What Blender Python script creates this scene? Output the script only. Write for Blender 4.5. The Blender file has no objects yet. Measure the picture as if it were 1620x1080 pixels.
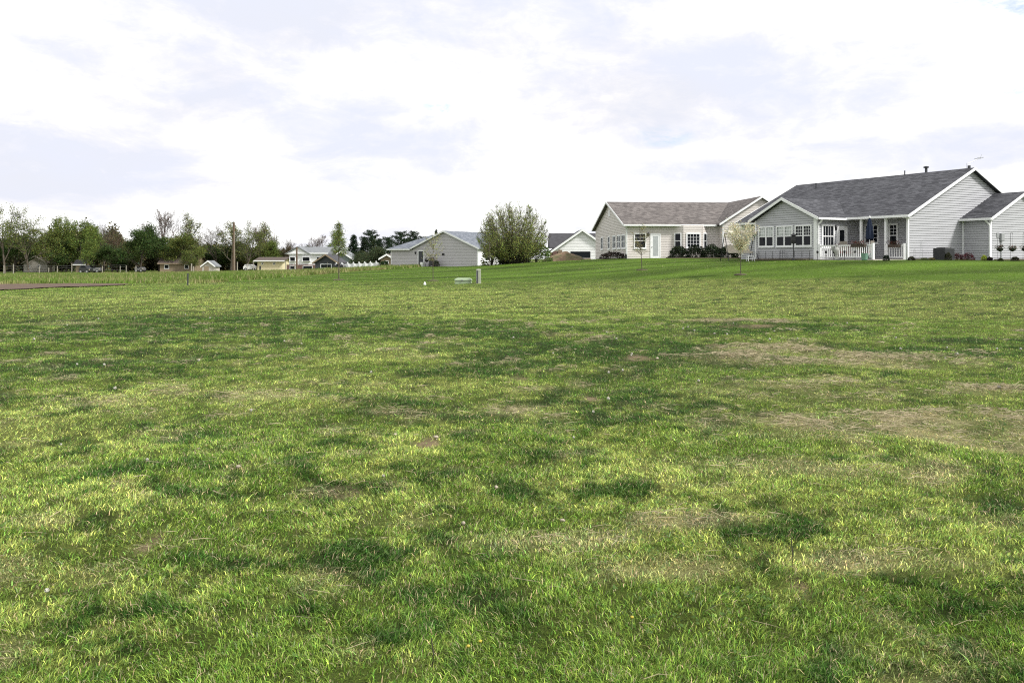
import bpy, math, random
import numpy as np
from mathutils import Vector, Matrix
R = math.radians
scene = bpy.context.scene
COL = scene.collection

# ------------------------------------------------------------------ camera, sky, sun, exposure
EYE = 1.6
F = 1300.0            # focal length in photograph pixels (1620 wide)
HX, HY = 810.0, 408.0 # vertical centre line and horizon of the photograph
cam_d = bpy.data.cameras.new("camera")
cam = bpy.data.objects.new("camera", cam_d)
COL.objects.link(cam)
cam.location = (0, 0, EYE)
cam.rotation_euler = (R(90), 0, 0)
cam_d.sensor_width = 36.0
cam_d.lens = 36.0 * F / 1620.0
cam_d.shift_y = -(540.0 - HY) / 1620.0
cam_d.clip_start = 0.05
cam_d.clip_end = 5000
scene.camera = cam

SUN_AZ = 118.0   # degrees clockwise from +Y: to the right and a little behind the viewer
SUN_EL = 44.0
world = bpy.data.worlds.new("World")
scene.world = world
world.use_nodes = True
wn = world.node_tree; wn.nodes.clear()
def N(tree, t, **kw):
    n = tree.nodes.new(t)
    for k, v in kw.items():
        setattr(n, k, v)
    return n
def L(tree, a, b): tree.links.new(a, b)
w_out = N(wn, 'ShaderNodeOutputWorld')
sky = N(wn, 'ShaderNodeTexSky', sky_type='NISHITA', sun_disc=False,
        sun_elevation=R(SUN_EL), sun_rotation=R(SUN_AZ), air_density=1.0, dust_density=1.0, ozone_density=1.5)
bg_sky = N(wn, 'ShaderNodeBackground'); bg_sky.inputs[1].default_value = 0.12
L(wn, sky.outputs[0], bg_sky.inputs[0])
tc = N(wn, 'ShaderNodeTexCoord')
mp = N(wn, 'ShaderNodeMapping'); mp.inputs['Scale'].default_value = (1, 1, 2.4); mp.inputs['Location'].default_value = (3.1, 0.4, 0.2)
L(wn, tc.outputs['Generated'], mp.inputs[0])
def wnoise(scale, detail, rough, dist=0.0, off=0.0):
    n = N(wn, 'ShaderNodeTexNoise', noise_dimensions='4D')
    n.inputs['Scale'].default_value = scale; n.inputs['Detail'].default_value = detail
    n.inputs['Roughness'].default_value = rough; n.inputs['Distortion'].default_value = dist
    n.inputs['W'].default_value = off
    L(wn, mp.outputs[0], n.inputs['Vector']); return n
def ramp(tree, src, stops):
    r = N(tree, 'ShaderNodeValToRGB')
    el = r.color_ramp.elements
    while len(el) < len(stops): el.new(0.5)
    for e, (p, c) in zip(el, stops):
        e.position = p; e.color = (*c, 1) if len(c) == 3 else c
    L(tree, src, r.inputs[0]); return r
def math_n(tree, op, a, b=None, clamp=False):
    m = N(tree, 'ShaderNodeMath', operation=op, use_clamp=clamp)
    for i, v in enumerate((a, b)):
        if v is None: continue
        if isinstance(v, (int, float)): m.inputs[i].default_value = v
        else: L(tree, v, m.inputs[i])
    return m.outputs[0]
# grey-lavender undersides of the clouds: broad banks whose directions are those seen in the sky
banks = [(620, 15, 0.42, 0.075, 1.0), (1110, 140, 0.26, 0.075, 1.0), (100, 262, 0.22, 0.06, 1.0), (600, 240, 0.16, 0.055, 0.8),
         (1480, 240, 0.2, 0.03, 0.6), (330, 110, 0.2, 0.07, 0.6), (1250, 265, 0.2, 0.03, 0.45), (480, 190, 0.2, 0.04, 0.45)]
sep = N(wn, 'ShaderNodeSeparateXYZ'); L(wn, tc.outputs['Generated'], sep.inputs[0])
az = math_n(wn, 'ARCTAN2', sep.outputs[0], sep.outputs[1])
el = math_n(wn, 'ARCSINE', sep.outputs[2])
warp = wnoise(5.0, 10, 0.62, 0.3, 2.0)
wv = math_n(wn, 'SUBTRACT', warp.outputs[0], 0.5)
bank_sum = None
for (px, py, ra, re_, amt) in banks:
    a0 = math.atan((px - HX) / F); e0 = math.atan((HY - py) / F * math.cos(a0))
    da = math_n(wn, 'DIVIDE', math_n(wn, 'SUBTRACT', az, a0), ra)
    de = math_n(wn, 'DIVIDE', math_n(wn, 'SUBTRACT', el, e0), re_)
    d2 = math_n(wn, 'ADD', math_n(wn, 'MULTIPLY', da, da), math_n(wn, 'MULTIPLY', de, de))
    v = math_n(wn, 'MULTIPLY', math_n(wn, 'SUBTRACT', 1.0, d2, True), amt)
    bank_sum = v if bank_sum is None else math_n(wn, 'MAXIMUM', bank_sum, v)
puff = wnoise(12.0, 10, 0.66, 0.5, 5.0)
bank = math_n(wn, 'ADD', math_n(wn, 'ADD', bank_sum, math_n(wn, 'MULTIPLY', wv, 2.7)), math_n(wn, 'MULTIPLY', math_n(wn, 'SUBTRACT', puff.outputs[0], 0.5), 2.8))
grey = ramp(wn, bank, [(0.25, (1.15, 1.15, 1.15)), (0.37, (0.92, 0.925, 0.975)), (0.66, (0.84, 0.855, 0.945)), (1.1, (0.78, 0.81, 0.925))])
warm = wnoise(3.0, 4, 0.55, 0.1, 7.0)
warm_r = ramp(wn, warm.outputs[0], [(0.48, (1, 1, 1)), (0.64, (1.0, 0.985, 0.95))])
mixw = N(wn, 'ShaderNodeMix', data_type='RGBA', blend_type='MULTIPLY'); mixw.inputs[0].default_value = 1.0
L(wn, grey.outputs[0], mixw.inputs[6]); L(wn, warm_r.outputs[0], mixw.inputs[7])
bg_cloud = N(wn, 'ShaderNodeBackground'); bg_cloud.inputs[1].default_value = 0.72
L(wn, mixw.outputs[2], bg_cloud.inputs[0])
# gaps of blue between the clouds
gap = None
for (px, py, ra, re_) in [(1600, 16, 0.075, 0.030), (692, 166, 0.026, 0.018), (1050, 216, 0.04, 0.014), (1612, 130, 0.05, 0.020)]:
    a0 = math.atan((px - HX) / F); e0 = math.atan((HY - py) / F * math.cos(a0))
    da = math_n(wn, 'DIVIDE', math_n(wn, 'SUBTRACT', az, a0), ra)
    de = math_n(wn, 'DIVIDE', math_n(wn, 'SUBTRACT', el, e0), re_)
    d2 = math_n(wn, 'ADD', math_n(wn, 'MULTIPLY', da, da), math_n(wn, 'MULTIPLY', de, de))
    v = math_n(wn, 'SUBTRACT', 1.0, d2, True)
    gap = v if gap is None else math_n(wn, 'MAXIMUM', gap, v)
gn = wnoise(16.0, 8, 0.65, 0.4, 11.0)
gapv = math_n(wn, 'MULTIPLY', math_n(wn, 'MULTIPLY', gap, math_n(wn, 'MULTIPLY', math_n(wn, 'SUBTRACT', gn.outputs[0], 0.43, True), 7.0, True)), 0.62, True)
mixs = N(wn, 'ShaderNodeMixShader')
L(wn, gapv, mixs.inputs[0]); L(wn, bg_cloud.outputs[0], mixs.inputs[1]); L(wn, bg_sky.outputs[0], mixs.inputs[2])
L(wn, mixs.outputs[0], w_out.inputs[0])

sun_d = bpy.data.lights.new("sun", 'SUN')
sun_d.energy = 3.2; sun_d.angle = R(10); sun_d.color = (1.0, 0.97, 0.915)
sun = bpy.data.objects.new("sun", sun_d); COL.objects.link(sun)
sv = Vector((math.sin(R(SUN_AZ)) * math.cos(R(SUN_EL)), math.cos(R(SUN_AZ)) * math.cos(R(SUN_EL)), math.sin(R(SUN_EL))))
sun.rotation_euler = sv.to_track_quat('Z', 'Y').to_euler()
sun.location = (60, -30, 60)
scene.view_settings.view_transform = 'Standard'
scene.view_settings.look = 'None'
scene.view_settings.exposure = 0.60
scene.view_settings.gamma = 1.0
scene.cycles.use_denoising = False      # keeps the fine grass crisp
scene.render.filter_size = 1.5
scene.cycles.filter_width = 1.15
scene.cycles.sample_clamp_indirect = 4.0

# ------------------------------------------------------------------ helpers
def frac(a): return a - np.floor(a)
def vnoise(x, y, s=0.0):
    x = np.asarray(x, float); y = np.asarray(y, float)
    i = np.floor(x); j = np.floor(y); u = x - i; v = y - j
    u = u * u * (3 - 2 * u); v = v * v * (3 - 2 * v)
    h = lambda a, b: frac(np.sin(a * 127.1 + b * 311.7 + s * 74.7) * 43758.5453)
    return (h(i, j) * (1 - u) + h(i + 1, j) * u) * (1 - v) + (h(i, j + 1) * (1 - u) + h(i + 1, j + 1) * u) * v
def fbm(x, y, s=0.0, o=4):
    t = 0; a = 0.5; f = 1.0; n = 0
    for k in range(o):
        t = t + a * vnoise(x * f, y * f, s + k * 3.3); n += a; a *= 0.5; f *= 2.03
    return t / n

# terrain: smooth surface through measured heights
CP = [(0, 0, 0), (6, 4, 0), (-6, 4, 0), (0, 10, 0), (-12, 12, 0), (12, 12, 0.02), (0, 20, 0.0), (-18, 22, 0), (16, 20, 0.12), (0, 30, 0.02), (-22, 32, 0),
      (12, 30, 0.25), (20, 28, 0.4), (0, 40, 0.06), (-14, 44, 0.02), (-30, 45, -0.05), (7, 38, 0.25), (17, 36, 0.62), (26, 36, 0.75), (5, 46, 0.34), (-4, 48, 0.12),
      (-5, 55, 0.28), (-14, 58, 0.1), (11.6, 42, 0.74), (8.2, 52, 0.86), (17, 46, 1.2), (21, 47, 1.42), (24, 50, 1.48), (30, 48, 1.42), (20, 55, 1.5), (17, 62, 1.5),
      (32, 53, 1.45), (26, 60, 1.5), (40, 50, 1.4), (12, 62, 1.3), (10, 72.6, 1.55), (18, 72, 1.55), (12, 86, 1.55), (25, 80, 1.55), (8, 88, 1.33), (5, 82, 1.2), (0, 78, 1.08),
      (-3.5, 78, 0.78), (2, 66, 0.8), (-12, 80, 0.42), (-4.5, 106, 0.45), (-17, 112, 0.3), (-10, 120, 0.35), (9, 112, 0.3), (3, 105, 0.6), (20, 112, 0.5), (-30, 90, -0.35), (-26, 72, -0.1), (-50, 60, -0.3),
      (-28, 115, -0.45), (-40, 150, -0.85), (-25, 150, -0.5), (-60, 165, -1.2), (-100, 165, -1.5), (-80, 110, -1.0), (-60, 90, -0.7), (-140, 120, -1.6), (0, 170, 0), (40, 120, 0.8), (80, 80, 1.4),
      (-60, 20, -0.2), (60, 20, 0.6), (0, -30, 0), (-50, -50, 0), (50, -50, 0.2), (-300, 300, -2), (0, 400, -1), (300, 300, 1), (-600, 0, -2), (600, 0, 1.5), (0, -600, 0), (-500, 700, -2), (500, 700, 1), (0, 900, -1)]
CP = np.array(CP, float)
def _phi(d2): return -np.sqrt(d2 + 36.0)
_A = _phi(((CP[:, None, :2] - CP[None, :, :2]) ** 2).sum(-1)) + np.eye(len(CP)) * 0.25
_P = np.c_[np.ones(len(CP)), CP[:, :2] * 0.01]
_M = np.block([[_A, _P], [_P.T, np.zeros((3, 3))]])
_W = np.linalg.solve(_M, np.r_[CP[:, 2], 0, 0, 0])
def ground(x, y):
    x = np.atleast_1d(np.asarray(x, float)); y = np.atleast_1d(np.asarray(y, float))
    out = np.empty(len(x))
    for s in range(0, len(x), 60000):
        a = x[s:s + 60000]; b = y[s:s + 60000]
        d2 = (a[:, None] - CP[None, :, 0]) ** 2 + (b[:, None] - CP[None, :, 1]) ** 2
        out[s:s + 60000] = _phi(d2) @ _W[:-3] + _W[-3] + _W[-2] * a * 0.01 + _W[-1] * b * 0.01
    d = np.hypot(x, y)
    lump = (fbm(x * 0.9, y * 0.9, 5, 3) - 0.5) * 0.10 + (fbm(x * 3.1, y * 3.1, 6, 2) - 0.5) * 0.03
    return out + lump * np.clip((60 - d) / 30, 0.15, 1)
def gz(x, y): return float(ground([x], [y])[0])
def on_ground(px, Y):
    x = (px - HX) / F * Y
    return (x, Y, gz(x, Y))
def hit(px, py):
    """ground point seen in direction px, py of the photograph"""
    Y = np.exp(np.linspace(math.log(2.5), math.log(240), 400)); x = (px - HX) / F * Y
    z = ground(x, Y); yy = HY + F * (EYE - z) / Y
    k = np.argmax(yy < py)
    return float(x[k]), float(Y[k]), float(z[k])

def tag(o, label=None, cat=None, group=None, kind=None):
    if label: o['label'] = label
    if cat: o['category'] = cat
    if group: o['group'] = group
    if kind: o['kind'] = kind
    return o
def empty(name, loc, rz=0.0, label=None, cat=None, group=None):
    o = bpy.data.objects.new(name, None); COL.objects.link(o)
    o.empty_display_size = 0.2
    o.location = loc; o.rotation_euler = (0, 0, rz)
    return tag(o, label, cat, group)
def children(o): return [c for c in ALL if c.parent == o]
ALL = []
def link(name, me, parent=None, loc=None):
    o = bpy.data.objects.new(name, me); COL.objects.link(o)
    if parent is not None: o.parent = parent
    if loc is not None: o.location = loc
    ALL.append(o); return o
def copy_tree(o, parent=None, kids=None):
    c = o.copy(); COL.objects.link(c); c.parent = parent
    for ch in [k for k in ALL if k.parent == o]:
        d = copy_tree(ch, c)
    ALL.append(c)
    return c

def np_mesh(name, V, faces_flat, sizes, mat, col=None, smooth=False):
    me = bpy.data.meshes.new(name)
    V = np.ascontiguousarray(V, np.float32)
    me.vertices.add(len(V)); me.vertices.foreach_set('co', V.ravel())
    me.loops.add(len(faces_flat)); me.loops.foreach_set('vertex_index', np.ascontiguousarray(faces_flat, np.int32))
    me.polygons.add(len(sizes))
    st = np.r_[0, np.cumsum(sizes)[:-1]].astype(np.int32)
    me.polygons.foreach_set('loop_start', st)
    try: me.polygons.foreach_set('loop_total', np.ascontiguousarray(sizes, np.int32))
    except Exception: pass
    if smooth: me.polygons.foreach_set('use_smooth', np.ones(len(sizes), bool))
    if col is not None:
        at = me.color_attributes.new('col', 'FLOAT_COLOR', 'POINT')
        c4 = np.ones((len(V), 4), np.float32); c4[:, :3] = col
        at.data.foreach_set('color', c4.ravel())
    me.update(calc_edges=True)
    me.materials.append(mat)
    return me

class MB:
    def __init__(s): s.v = []; s.f = []; s.st = []
    def add(s, vs, fs):
        s.st.append((len(s.v), len(s.f))); b = len(s.v); s.v += [tuple(p) for p in vs]; s.f += [tuple(b + i for i in f) for f in fs]; return s
    def box(s, x0, x1, y0, y1, z0, z1):
        if x0 > x1: x0, x1 = x1, x0
        if y0 > y1: y0, y1 = y1, y0
        return s.add([(x0, y0, z0), (x1, y0, z0), (x1, y1, z0), (x0, y1, z0), (x0, y0, z1), (x1, y0, z1), (x1, y1, z1), (x0, y1, z1)],
                     [(0, 3, 2, 1), (4, 5, 6, 7), (0, 1, 5, 4), (1, 2, 6, 5), (2, 3, 7, 6), (3, 0, 4, 7)])
    def bar(s, a, b, w, h, up=(0, 0, 1)):
        a = Vector(a); b = Vector(b); d = (b - a).normalized(); u = Vector(up)
        sx = d.cross(u)
        if sx.length < 1e-4: sx = d.cross(Vector((1, 0, 0)))
        sx.normalize(); uy = sx.cross(d).normalized()
        sx *= w / 2; uy *= h / 2
        return s.add([a - sx - uy, a + sx - uy, a + sx + uy, a - sx + uy, b - sx - uy, b + sx - uy, b + sx + uy, b - sx + uy],
                     [(0, 3, 2, 1), (4, 5, 6, 7), (0, 1, 5, 4), (1, 2, 6, 5), (2, 3, 7, 6), (3, 0, 4, 7)])
    def prism(s, pts, vec):
        n = len(pts); vec = Vector(vec)
        vs = [Vector(p) for p in pts] + [Vector(p) + vec for p in pts]
        fs = [tuple(range(n))[::-1], tuple(range(n, 2 * n))] + [(i, (i + 1) % n, n + (i + 1) % n, n + i) for i in range(n)]
        return s.add(vs, fs)
    def tube(s, pts, rad, n=8):
        pts = [Vector(p) for p in pts]
        if isinstance(rad, (int, float)): rad = [rad] * len(pts)
        rings = []
        for i, p in enumerate(pts):
            d = (pts[min(i + 1, len(pts) - 1)] - pts[max(i - 1, 0)]).normalized()
            a = d.cross(Vector((0, 0, 1)))
            if a.length < 1e-3: a = d.cross(Vector((1, 0, 0)))
            a.normalize(); b = d.cross(a)
            rings.append([p + (a * math.cos(2 * math.pi * k / n) + b * math.sin(2 * math.pi * k / n)) * rad[i] for k in range(n)])
        vs = [q for r in rings for q in r]; m = len(rings)
        fs = [(i * n + k, i * n + (k + 1) % n, (i + 1) * n + (k + 1) % n, (i + 1) * n + k) for i in range(m - 1) for k in range(n)]
        fs += [tuple(range(n))[::-1], tuple(range((m - 1) * n, m * n))]
        return s.add(vs, fs)
    def lathe(s, prof, c=(0, 0, 0), n=14, sx=1.0, sy=1.0):
        vs = [(c[0] + r * sx * math.cos(2 * math.pi * k / n), c[1] + r * sy * math.sin(2 * math.pi * k / n), c[2] + z) for r, z in prof for k in range(n)]
        m = len(prof)
        fs = [(i * n + k, i * n + (k + 1) % n, (i + 1) * n + (k + 1) % n, (i + 1) * n + k) for i in range(m - 1) for k in range(n)]
        fs += [tuple(range(n))[::-1], tuple(range((m - 1) * n, m * n))]
        return s.add(vs, fs)
    def siding(s, P, d, nrm, outline, lap=0.15, out=0.045, groove=.030):
        """clapboards on a vertical wall: P origin, d unit direction along, nrm outward; outline convex in (s, z)"""
        P = Vector(P); d = Vector(d); nrm = Vector(nrm)
        zmin = min(z for _, z in outline); zmax = max(z for _, z in outline)
        def span(z):
            xs = []
            m = len(outline)
            for i in range(m):
                (a, za), (b, zb) = outline[i], outline[(i + 1) % m]
                if abs(za - zb) < 1e-9:
                    if abs(z - za) < 1e-6: xs += [a, b]
                elif min(za, zb) - 1e-6 <= z <= max(za, zb) + 1e-6:
                    t = (z - za) / (zb - za); xs.append(a + t * (b - a))
            return (min(xs), max(xs)) if xs else None
        z = zmin
        while z < zmax - 1e-4:
            z1 = min(z + lap, zmax)
            a = span(z + 1e-5); b = span(z1 - 1e-5)
            if a and b:
                q = lambda sv_, zz, o: P + d * sv_ + nrm * o + Vector((0, 0, zz))
                zb = min(z + groove, z1 - .005)   # an open groove under every board: the wall behind shows in it
                s.add([q(a[0], zb, 0), q(a[1], zb, 0), q(a[1], zb, out), q(a[0], zb, out), q(b[1], z1, out * .8), q(b[0], z1, out * .8), q(b[1], z1, 0), q(b[0], z1, 0)],
                      [(0, 1, 2, 3), (3, 2, 4, 5), (5, 4, 6, 7), (0, 3, 5, 7), (1, 6, 4, 2)])
            z = z1
        return s
    def each(s, name, mat, parent=None):
        """every piece added becomes a part of its own"""
        out = []; st = s.st + [(len(s.v), len(s.f))]
        for (v0, f0), (v1, f1) in zip(st[:-1], st[1:]):
            m = MB(); m.v = s.v[v0:v1]; m.f = [tuple(i - v0 for i in f) for f in s.f[f0:f1]]; out.append(m.build(name, mat, parent))
        return out
    def build(s, name, mat, parent=None, smooth=False, loc=None):
        me = bpy.data.meshes.new(name); me.from_pydata(s.v, [], s.f); me.materials.append(mat)
        if smooth:
            for p in me.polygons: p.use_smooth = True
        me.update()
        return link(name, me, parent, loc)

# ------------------------------------------------------------------ materials
MATS = {}
def mat(name, col, rough=0.7, var=0.12, scale=3.0, spec=0.4, metal=0.0, bump=0.0, bscale=20.0, trans=0.0, alt=None, altscale=0.6, attr=False):
    m = bpy.data.materials.new(name); m.use_nodes = True; t = m.node_tree
    p = t.nodes['Principled BSDF']; out = t.nodes['Material Output']
    p.inputs['Roughness'].default_value = rough; p.inputs['Metallic'].default_value = metal
    p.inputs['Specular IOR Level'].default_value = spec
    c = N(t, 'ShaderNodeTexCoord')
    if attr:
        a = N(t, 'ShaderNodeAttribute', attribute_name='col'); base = a.outputs['Color']
    else:
        rg = N(t, 'ShaderNodeRGB'); rg.outputs[0].default_value = (*col, 1); base = rg.outputs[0]
    if alt:
        n2 = N(t, 'ShaderNodeTexNoise'); n2.inputs['Scale'].default_value = altscale; n2.inputs['Detail'].default_value = 5
        L(t, c.outputs['Object'], n2.inputs['Vector'])
        r2 = ramp(t, n2.outputs[0], [(0.42, (0, 0, 0)), (0.6, (1, 1, 1))])
        mx = N(t, 'ShaderNodeMix', data_type='RGBA'); L(t, r2.outputs[0], mx.inputs[0]); L(t, base, mx.inputs[6]); mx.inputs[7].default_value = (*alt, 1)
        base = mx.outputs[2]
    if var > 0:
        n1 = N(t, 'ShaderNodeTexNoise'); n1.inputs['Scale'].default_value = scale; n1.inputs['Detail'].default_value = 6
        L(t, c.outputs['Object'], n1.inputs['Vector'])
        r = ramp(t, n1.outputs[0], [(0.3, (1 - var,) * 3), (0.7, (1 + var,) * 3)])
        mx = N(t, 'ShaderNodeMix', data_type='RGBA', blend_type='MULTIPLY'); mx.inputs[0].default_value = 1
        L(t, base, mx.inputs[6]); L(t, r.outputs[0], mx.inputs[7]); base = mx.outputs[2]
    L(t, base, p.inputs['Base Color'])
    if bump > 0:
        nb = N(t, 'ShaderNodeTexNoise'); nb.inputs['Scale'].default_value = bscale; nb.inputs['Detail'].default_value = 4
        L(t, c.outputs['Object'], nb.inputs['Vector'])
        b = N(t, 'ShaderNodeBump'); b.inputs['Strength'].default_value = bump; b.inputs['Distance'].default_value = 0.05
        L(t, nb.outputs[0], b.inputs['Height']); L(t, b.outputs[0], p.inputs['Normal'])
    if trans > 0:
        tr = N(t, 'ShaderNodeBsdfTranslucent'); L(t, base, tr.inputs[0])
        ms = N(t, 'ShaderNodeMixShader'); ms.inputs[0].default_value = trans
        L(t, p.outputs[0], ms.inputs[1]); L(t, tr.outputs[0], ms.inputs[2]); L(t, ms.outputs[0], out.inputs[0])
    MATS[name] = m
    return m
def shingle(name, c1, c2, along):
    m = bpy.data.materials.new(name); m.use_nodes = True; t = m.node_tree; p = t.nodes['Principled BSDF']
    p.inputs['Roughness'].default_value = 0.9; p.inputs['Specular IOR Level'].default_value = 0.2
    c = N(t, 'ShaderNodeTexCoord'); s = N(t, 'ShaderNodeSeparateXYZ'); L(t, c.outputs['Object'], s.inputs[0])
    cb = N(t, 'ShaderNodeCombineXYZ')
    L(t, s.outputs[0 if along == 'x' else 1], cb.inputs[0]); L(t, math_n(t, 'MULTIPLY', s.outputs[2], 2.2), cb.inputs[1])
    b = N(t, 'ShaderNodeTexBrick'); L(t, cb.outputs[0], b.inputs['Vector'])
    b.inputs['Scale'].default_value = 1.0; b.inputs['Brick Width'].default_value = 0.34; b.inputs['Row Height'].default_value = 0.14
    b.inputs['Mortar Size'].default_value = 0.006; b.inputs['Bias'].default_value = -0.1
    b.inputs['Color1'].default_value = (*c1, 1); b.inputs['Color2'].default_value = (*c2, 1)
    b.inputs['Mortar'].default_value = (*[v * 0.55 for v in c1], 1)
    n = N(t, 'ShaderNodeTexNoise'); n.inputs['Scale'].default_value = 2.6; n.inputs['Detail'].default_value = 8
    L(t, c.outputs['Object'], n.inputs['Vector'])
    r = ramp(t, n.outputs[0], [(0.3, (0.87,) * 3), (0.7, (1.13,) * 3)])
    mx = N(t, 'ShaderNodeMix', data_type='RGBA', blend_type='MULTIPLY'); mx.inputs[0].default_value = 1
    L(t, b.outputs[0], mx.inputs[6]); L(t, r.outputs[0], mx.inputs[7]); L(t, mx.outputs[2], p.inputs['Base Color'])
    bp = N(t, 'ShaderNodeBump'); bp.inputs['Strength'].default_value = 0.6; bp.inputs['Distance'].default_value = 0.02
    L(t, b.outputs['Fac'], bp.inputs['Height']); bp.invert = True; L(t, bp.outputs[0], p.inputs['Normal'])
    return m
WHITE = mat('white_vinyl', (0.78, 0.79, 0.80), 0.5, 0.04)
SID_G = mat('grey_siding', (0.42, 0.425, 0.45), 0.6, 0.04, 0.8)
SID_T = mat('tan_siding', (0.64, 0.60, 0.57), 0.6, 0.04, 0.8)
SID_P = mat('pale_grey_siding', (0.47, 0.455, 0.475), 0.6, 0.04, 0.8)
SID_W = mat('white_siding', (0.78, 0.78, 0.79), 0.6, 0.04, 0.8)
SHG_X = shingle('charcoal_shingle_across', (0.042, 0.043, 0.050), (0.100, 0.102, 0.114), 'x')
SHG_Y = shingle('charcoal_shingle_along', (0.042, 0.043, 0.050), (0.100, 0.102, 0.114), 'y')
SHB_X = shingle('brown_shingle_across', (0.092, 0.082, 0.079), (0.190, 0.172, 0.164), 'x')
SHB_Y = shingle('brown_shingle_along', (0.092, 0.082, 0.079), (0.190, 0.172, 0.164), 'y')
SHS_X = shingle('slate_shingle_across', (0.11, 0.125, 0.15), (0.21, 0.225, 0.26), 'x')
SHS_Y = shingle('slate_shingle_along', (0.11, 0.125, 0.15), (0.21, 0.225, 0.26), 'y')
GLASS = mat('window_glass', (0.012, 0.014, 0.018), 0.04, 0.0, spec=0.14, bump=0.12, bscale=1.5)
BLIND = mat('blinds_behind_glass', (0.40, 0.425, 0.43), 0.25, 0.06, spec=0.5)
CURT = mat('net_curtain', (0.42, 0.45, 0.44), 0.5, 0.35, 5.0)
CONC = mat('concrete', (0.42, 0.39, 0.35), 0.85, 0.12, 4)
BLACK = mat('black_metal', (0.02, 0.02, 0.022), 0.5, 0.1)
DARKP = mat('dark_paint', (0.045, 0.048, 0.055), 0.6, 0.1)
GREYM = mat('grey_metal', (0.32, 0.33, 0.34), 0.45, 0.1, metal=0.3)
ACM = mat('weathered_unit_metal', (0.035, 0.037, 0.04), 0.55, 0.15, 6)
NAVY = mat('navy_canvas', (0.007, 0.016, 0.042), 0.8, 0.2, 8)
GREENP = mat('pale_green_plastic', (0.27, 0.345, 0.215), 0.45, 0.08, 5)
MINT = mat('mint_pail_plastic', (0.14, 0.25, 0.19), 0.4, 0.08)
PEDES = mat('olive_pedestal_plastic', (0.27, 0.29, 0.22), 0.55, 0.12, 4)
CANV = mat('beige_canvas', (0.52, 0.47, 0.39), 0.85, 0.1, 4)
WOODG = mat('weathered_wood', (0.24, 0.185, 0.13), 0.85, 0.25, 4)
POSTW = mat('bleached_post', (0.28, 0.26, 0.22), 0.85, 0.15, 4)
STONEG = mat('grey_cast_stone', (0.30, 0.30, 0.29), 0.85, 0.2, 8)
TERRA = mat('dark_red_cushion', (0.15, 0.02, 0.018), 0.8, 0.15)
MESHF = mat('taupe_mesh_fabric', (0.20, 0.18, 0.155), 0.8, 0.1)
BARK = mat('grey_brown_bark', (0.095, 0.078, 0.062), 0.9, 0.25, 2.5)
BARKL = mat('pale_bark', (0.16, 0.14, 0.12), 0.9, 0.2, 2.5)
BARKR = mat('reddish_twigs', (0.10, 0.07, 0.06), 0.9, 0.2, 2.5)
BARKD = mat('dark_bark', (0.055, 0.045, 0.036), 0.9, 0.2, 2.5)
BEIGE = mat('cream_paint', (0.60, 0.54, 0.36), 0.7, 0.06)
TANW = mat('tan_board', (0.24, 0.19, 0.13), 0.8, 0.1)
BRICK = mat('dull_brick', (0.15, 0.09, 0.075), 0.9, 0.2, 6)
TEAL = mat('slate_green_siding', (0.21, 0.245, 0.245), 0.7, 0.06)
ROOFD = mat('dark_roofing', (0.05, 0.05, 0.056), 0.9, 0.2, 2)
ROOFB = mat('brown_roofing', (0.075, 0.058, 0.05), 0.9, 0.2, 2)
ROOFG = mat('grey_roofing', (0.17, 0.18, 0.19), 0.9, 0.15, 2)
SOIL = mat('bare_soil', (0.085, 0.054, 0.034), 0.95, 0.25, 1.5, bump=0.6, bscale=6)
MOUND = mat('mound_soil', (0.21, 0.145, 0.095), 0.95, 0.3, 2.5, bump=0.8, bscale=5, alt=(0.12, 0.11, 0.055), altscale=1.4)
TROUGH = mat('dark_trough_wood', (0.06, 0.045, 0.035), 0.85, 0.2, 6)
POLEW = mat('pole_wood', (0.115, 0.078, 0.052), 0.9, 0.25, 3)
MULCH = mat('bark_mulch', (0.07, 0.06, 0.035), 0.95, 0.3, 10, bump=0.6)
CARB = mat('black_car_paint', (0.02, 0.021, 0.024), 0.25, 0.02, spec=0.6)
CARW = mat('white_car_paint', (0.7, 0.7, 0.7), 0.25, 0.02, spec=0.6)
CARS = mat('silver_car_paint', (0.12, 0.12, 0.125), 0.3, 0.02, spec=0.6)
RUBBER = mat('rubber', (0.02, 0.02, 0.02), 0.9, 0.1)
LAMPG = mat('lamp_glass', (0.5, 0.45, 0.35), 0.2, 0.05)
PUFF = mat('seed_fluff', (0.5, 0.49, 0.42), 0.95, 0.1, 60)
STEMG = mat('dandelion_stem', (0.16, 0.20, 0.07), 0.7, 0.1)
YELLOW = mat('yellow_petals', (0.4, 0.33, 0.04), 0.7, 0.1)
PEBB = mat('pale_stone', (0.36, 0.31, 0.24), 0.8, 0.2, 30)
FLOWR = mat('red_pink_flowers', (0.22, 0.03, 0.04), 0.7, 0.3, 30, alt=(0.05, 0.07, 0.03), altscale=16)
GRASSM = mat('grass_blades', (0, 0, 0), 0.5, 0.0, spec=0.14, trans=0.30, attr=True)
LEAFM = mat('leaves', (0, 0, 0), 0.7, 0.0, spec=0.06, trans=0.2, attr=True)

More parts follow.
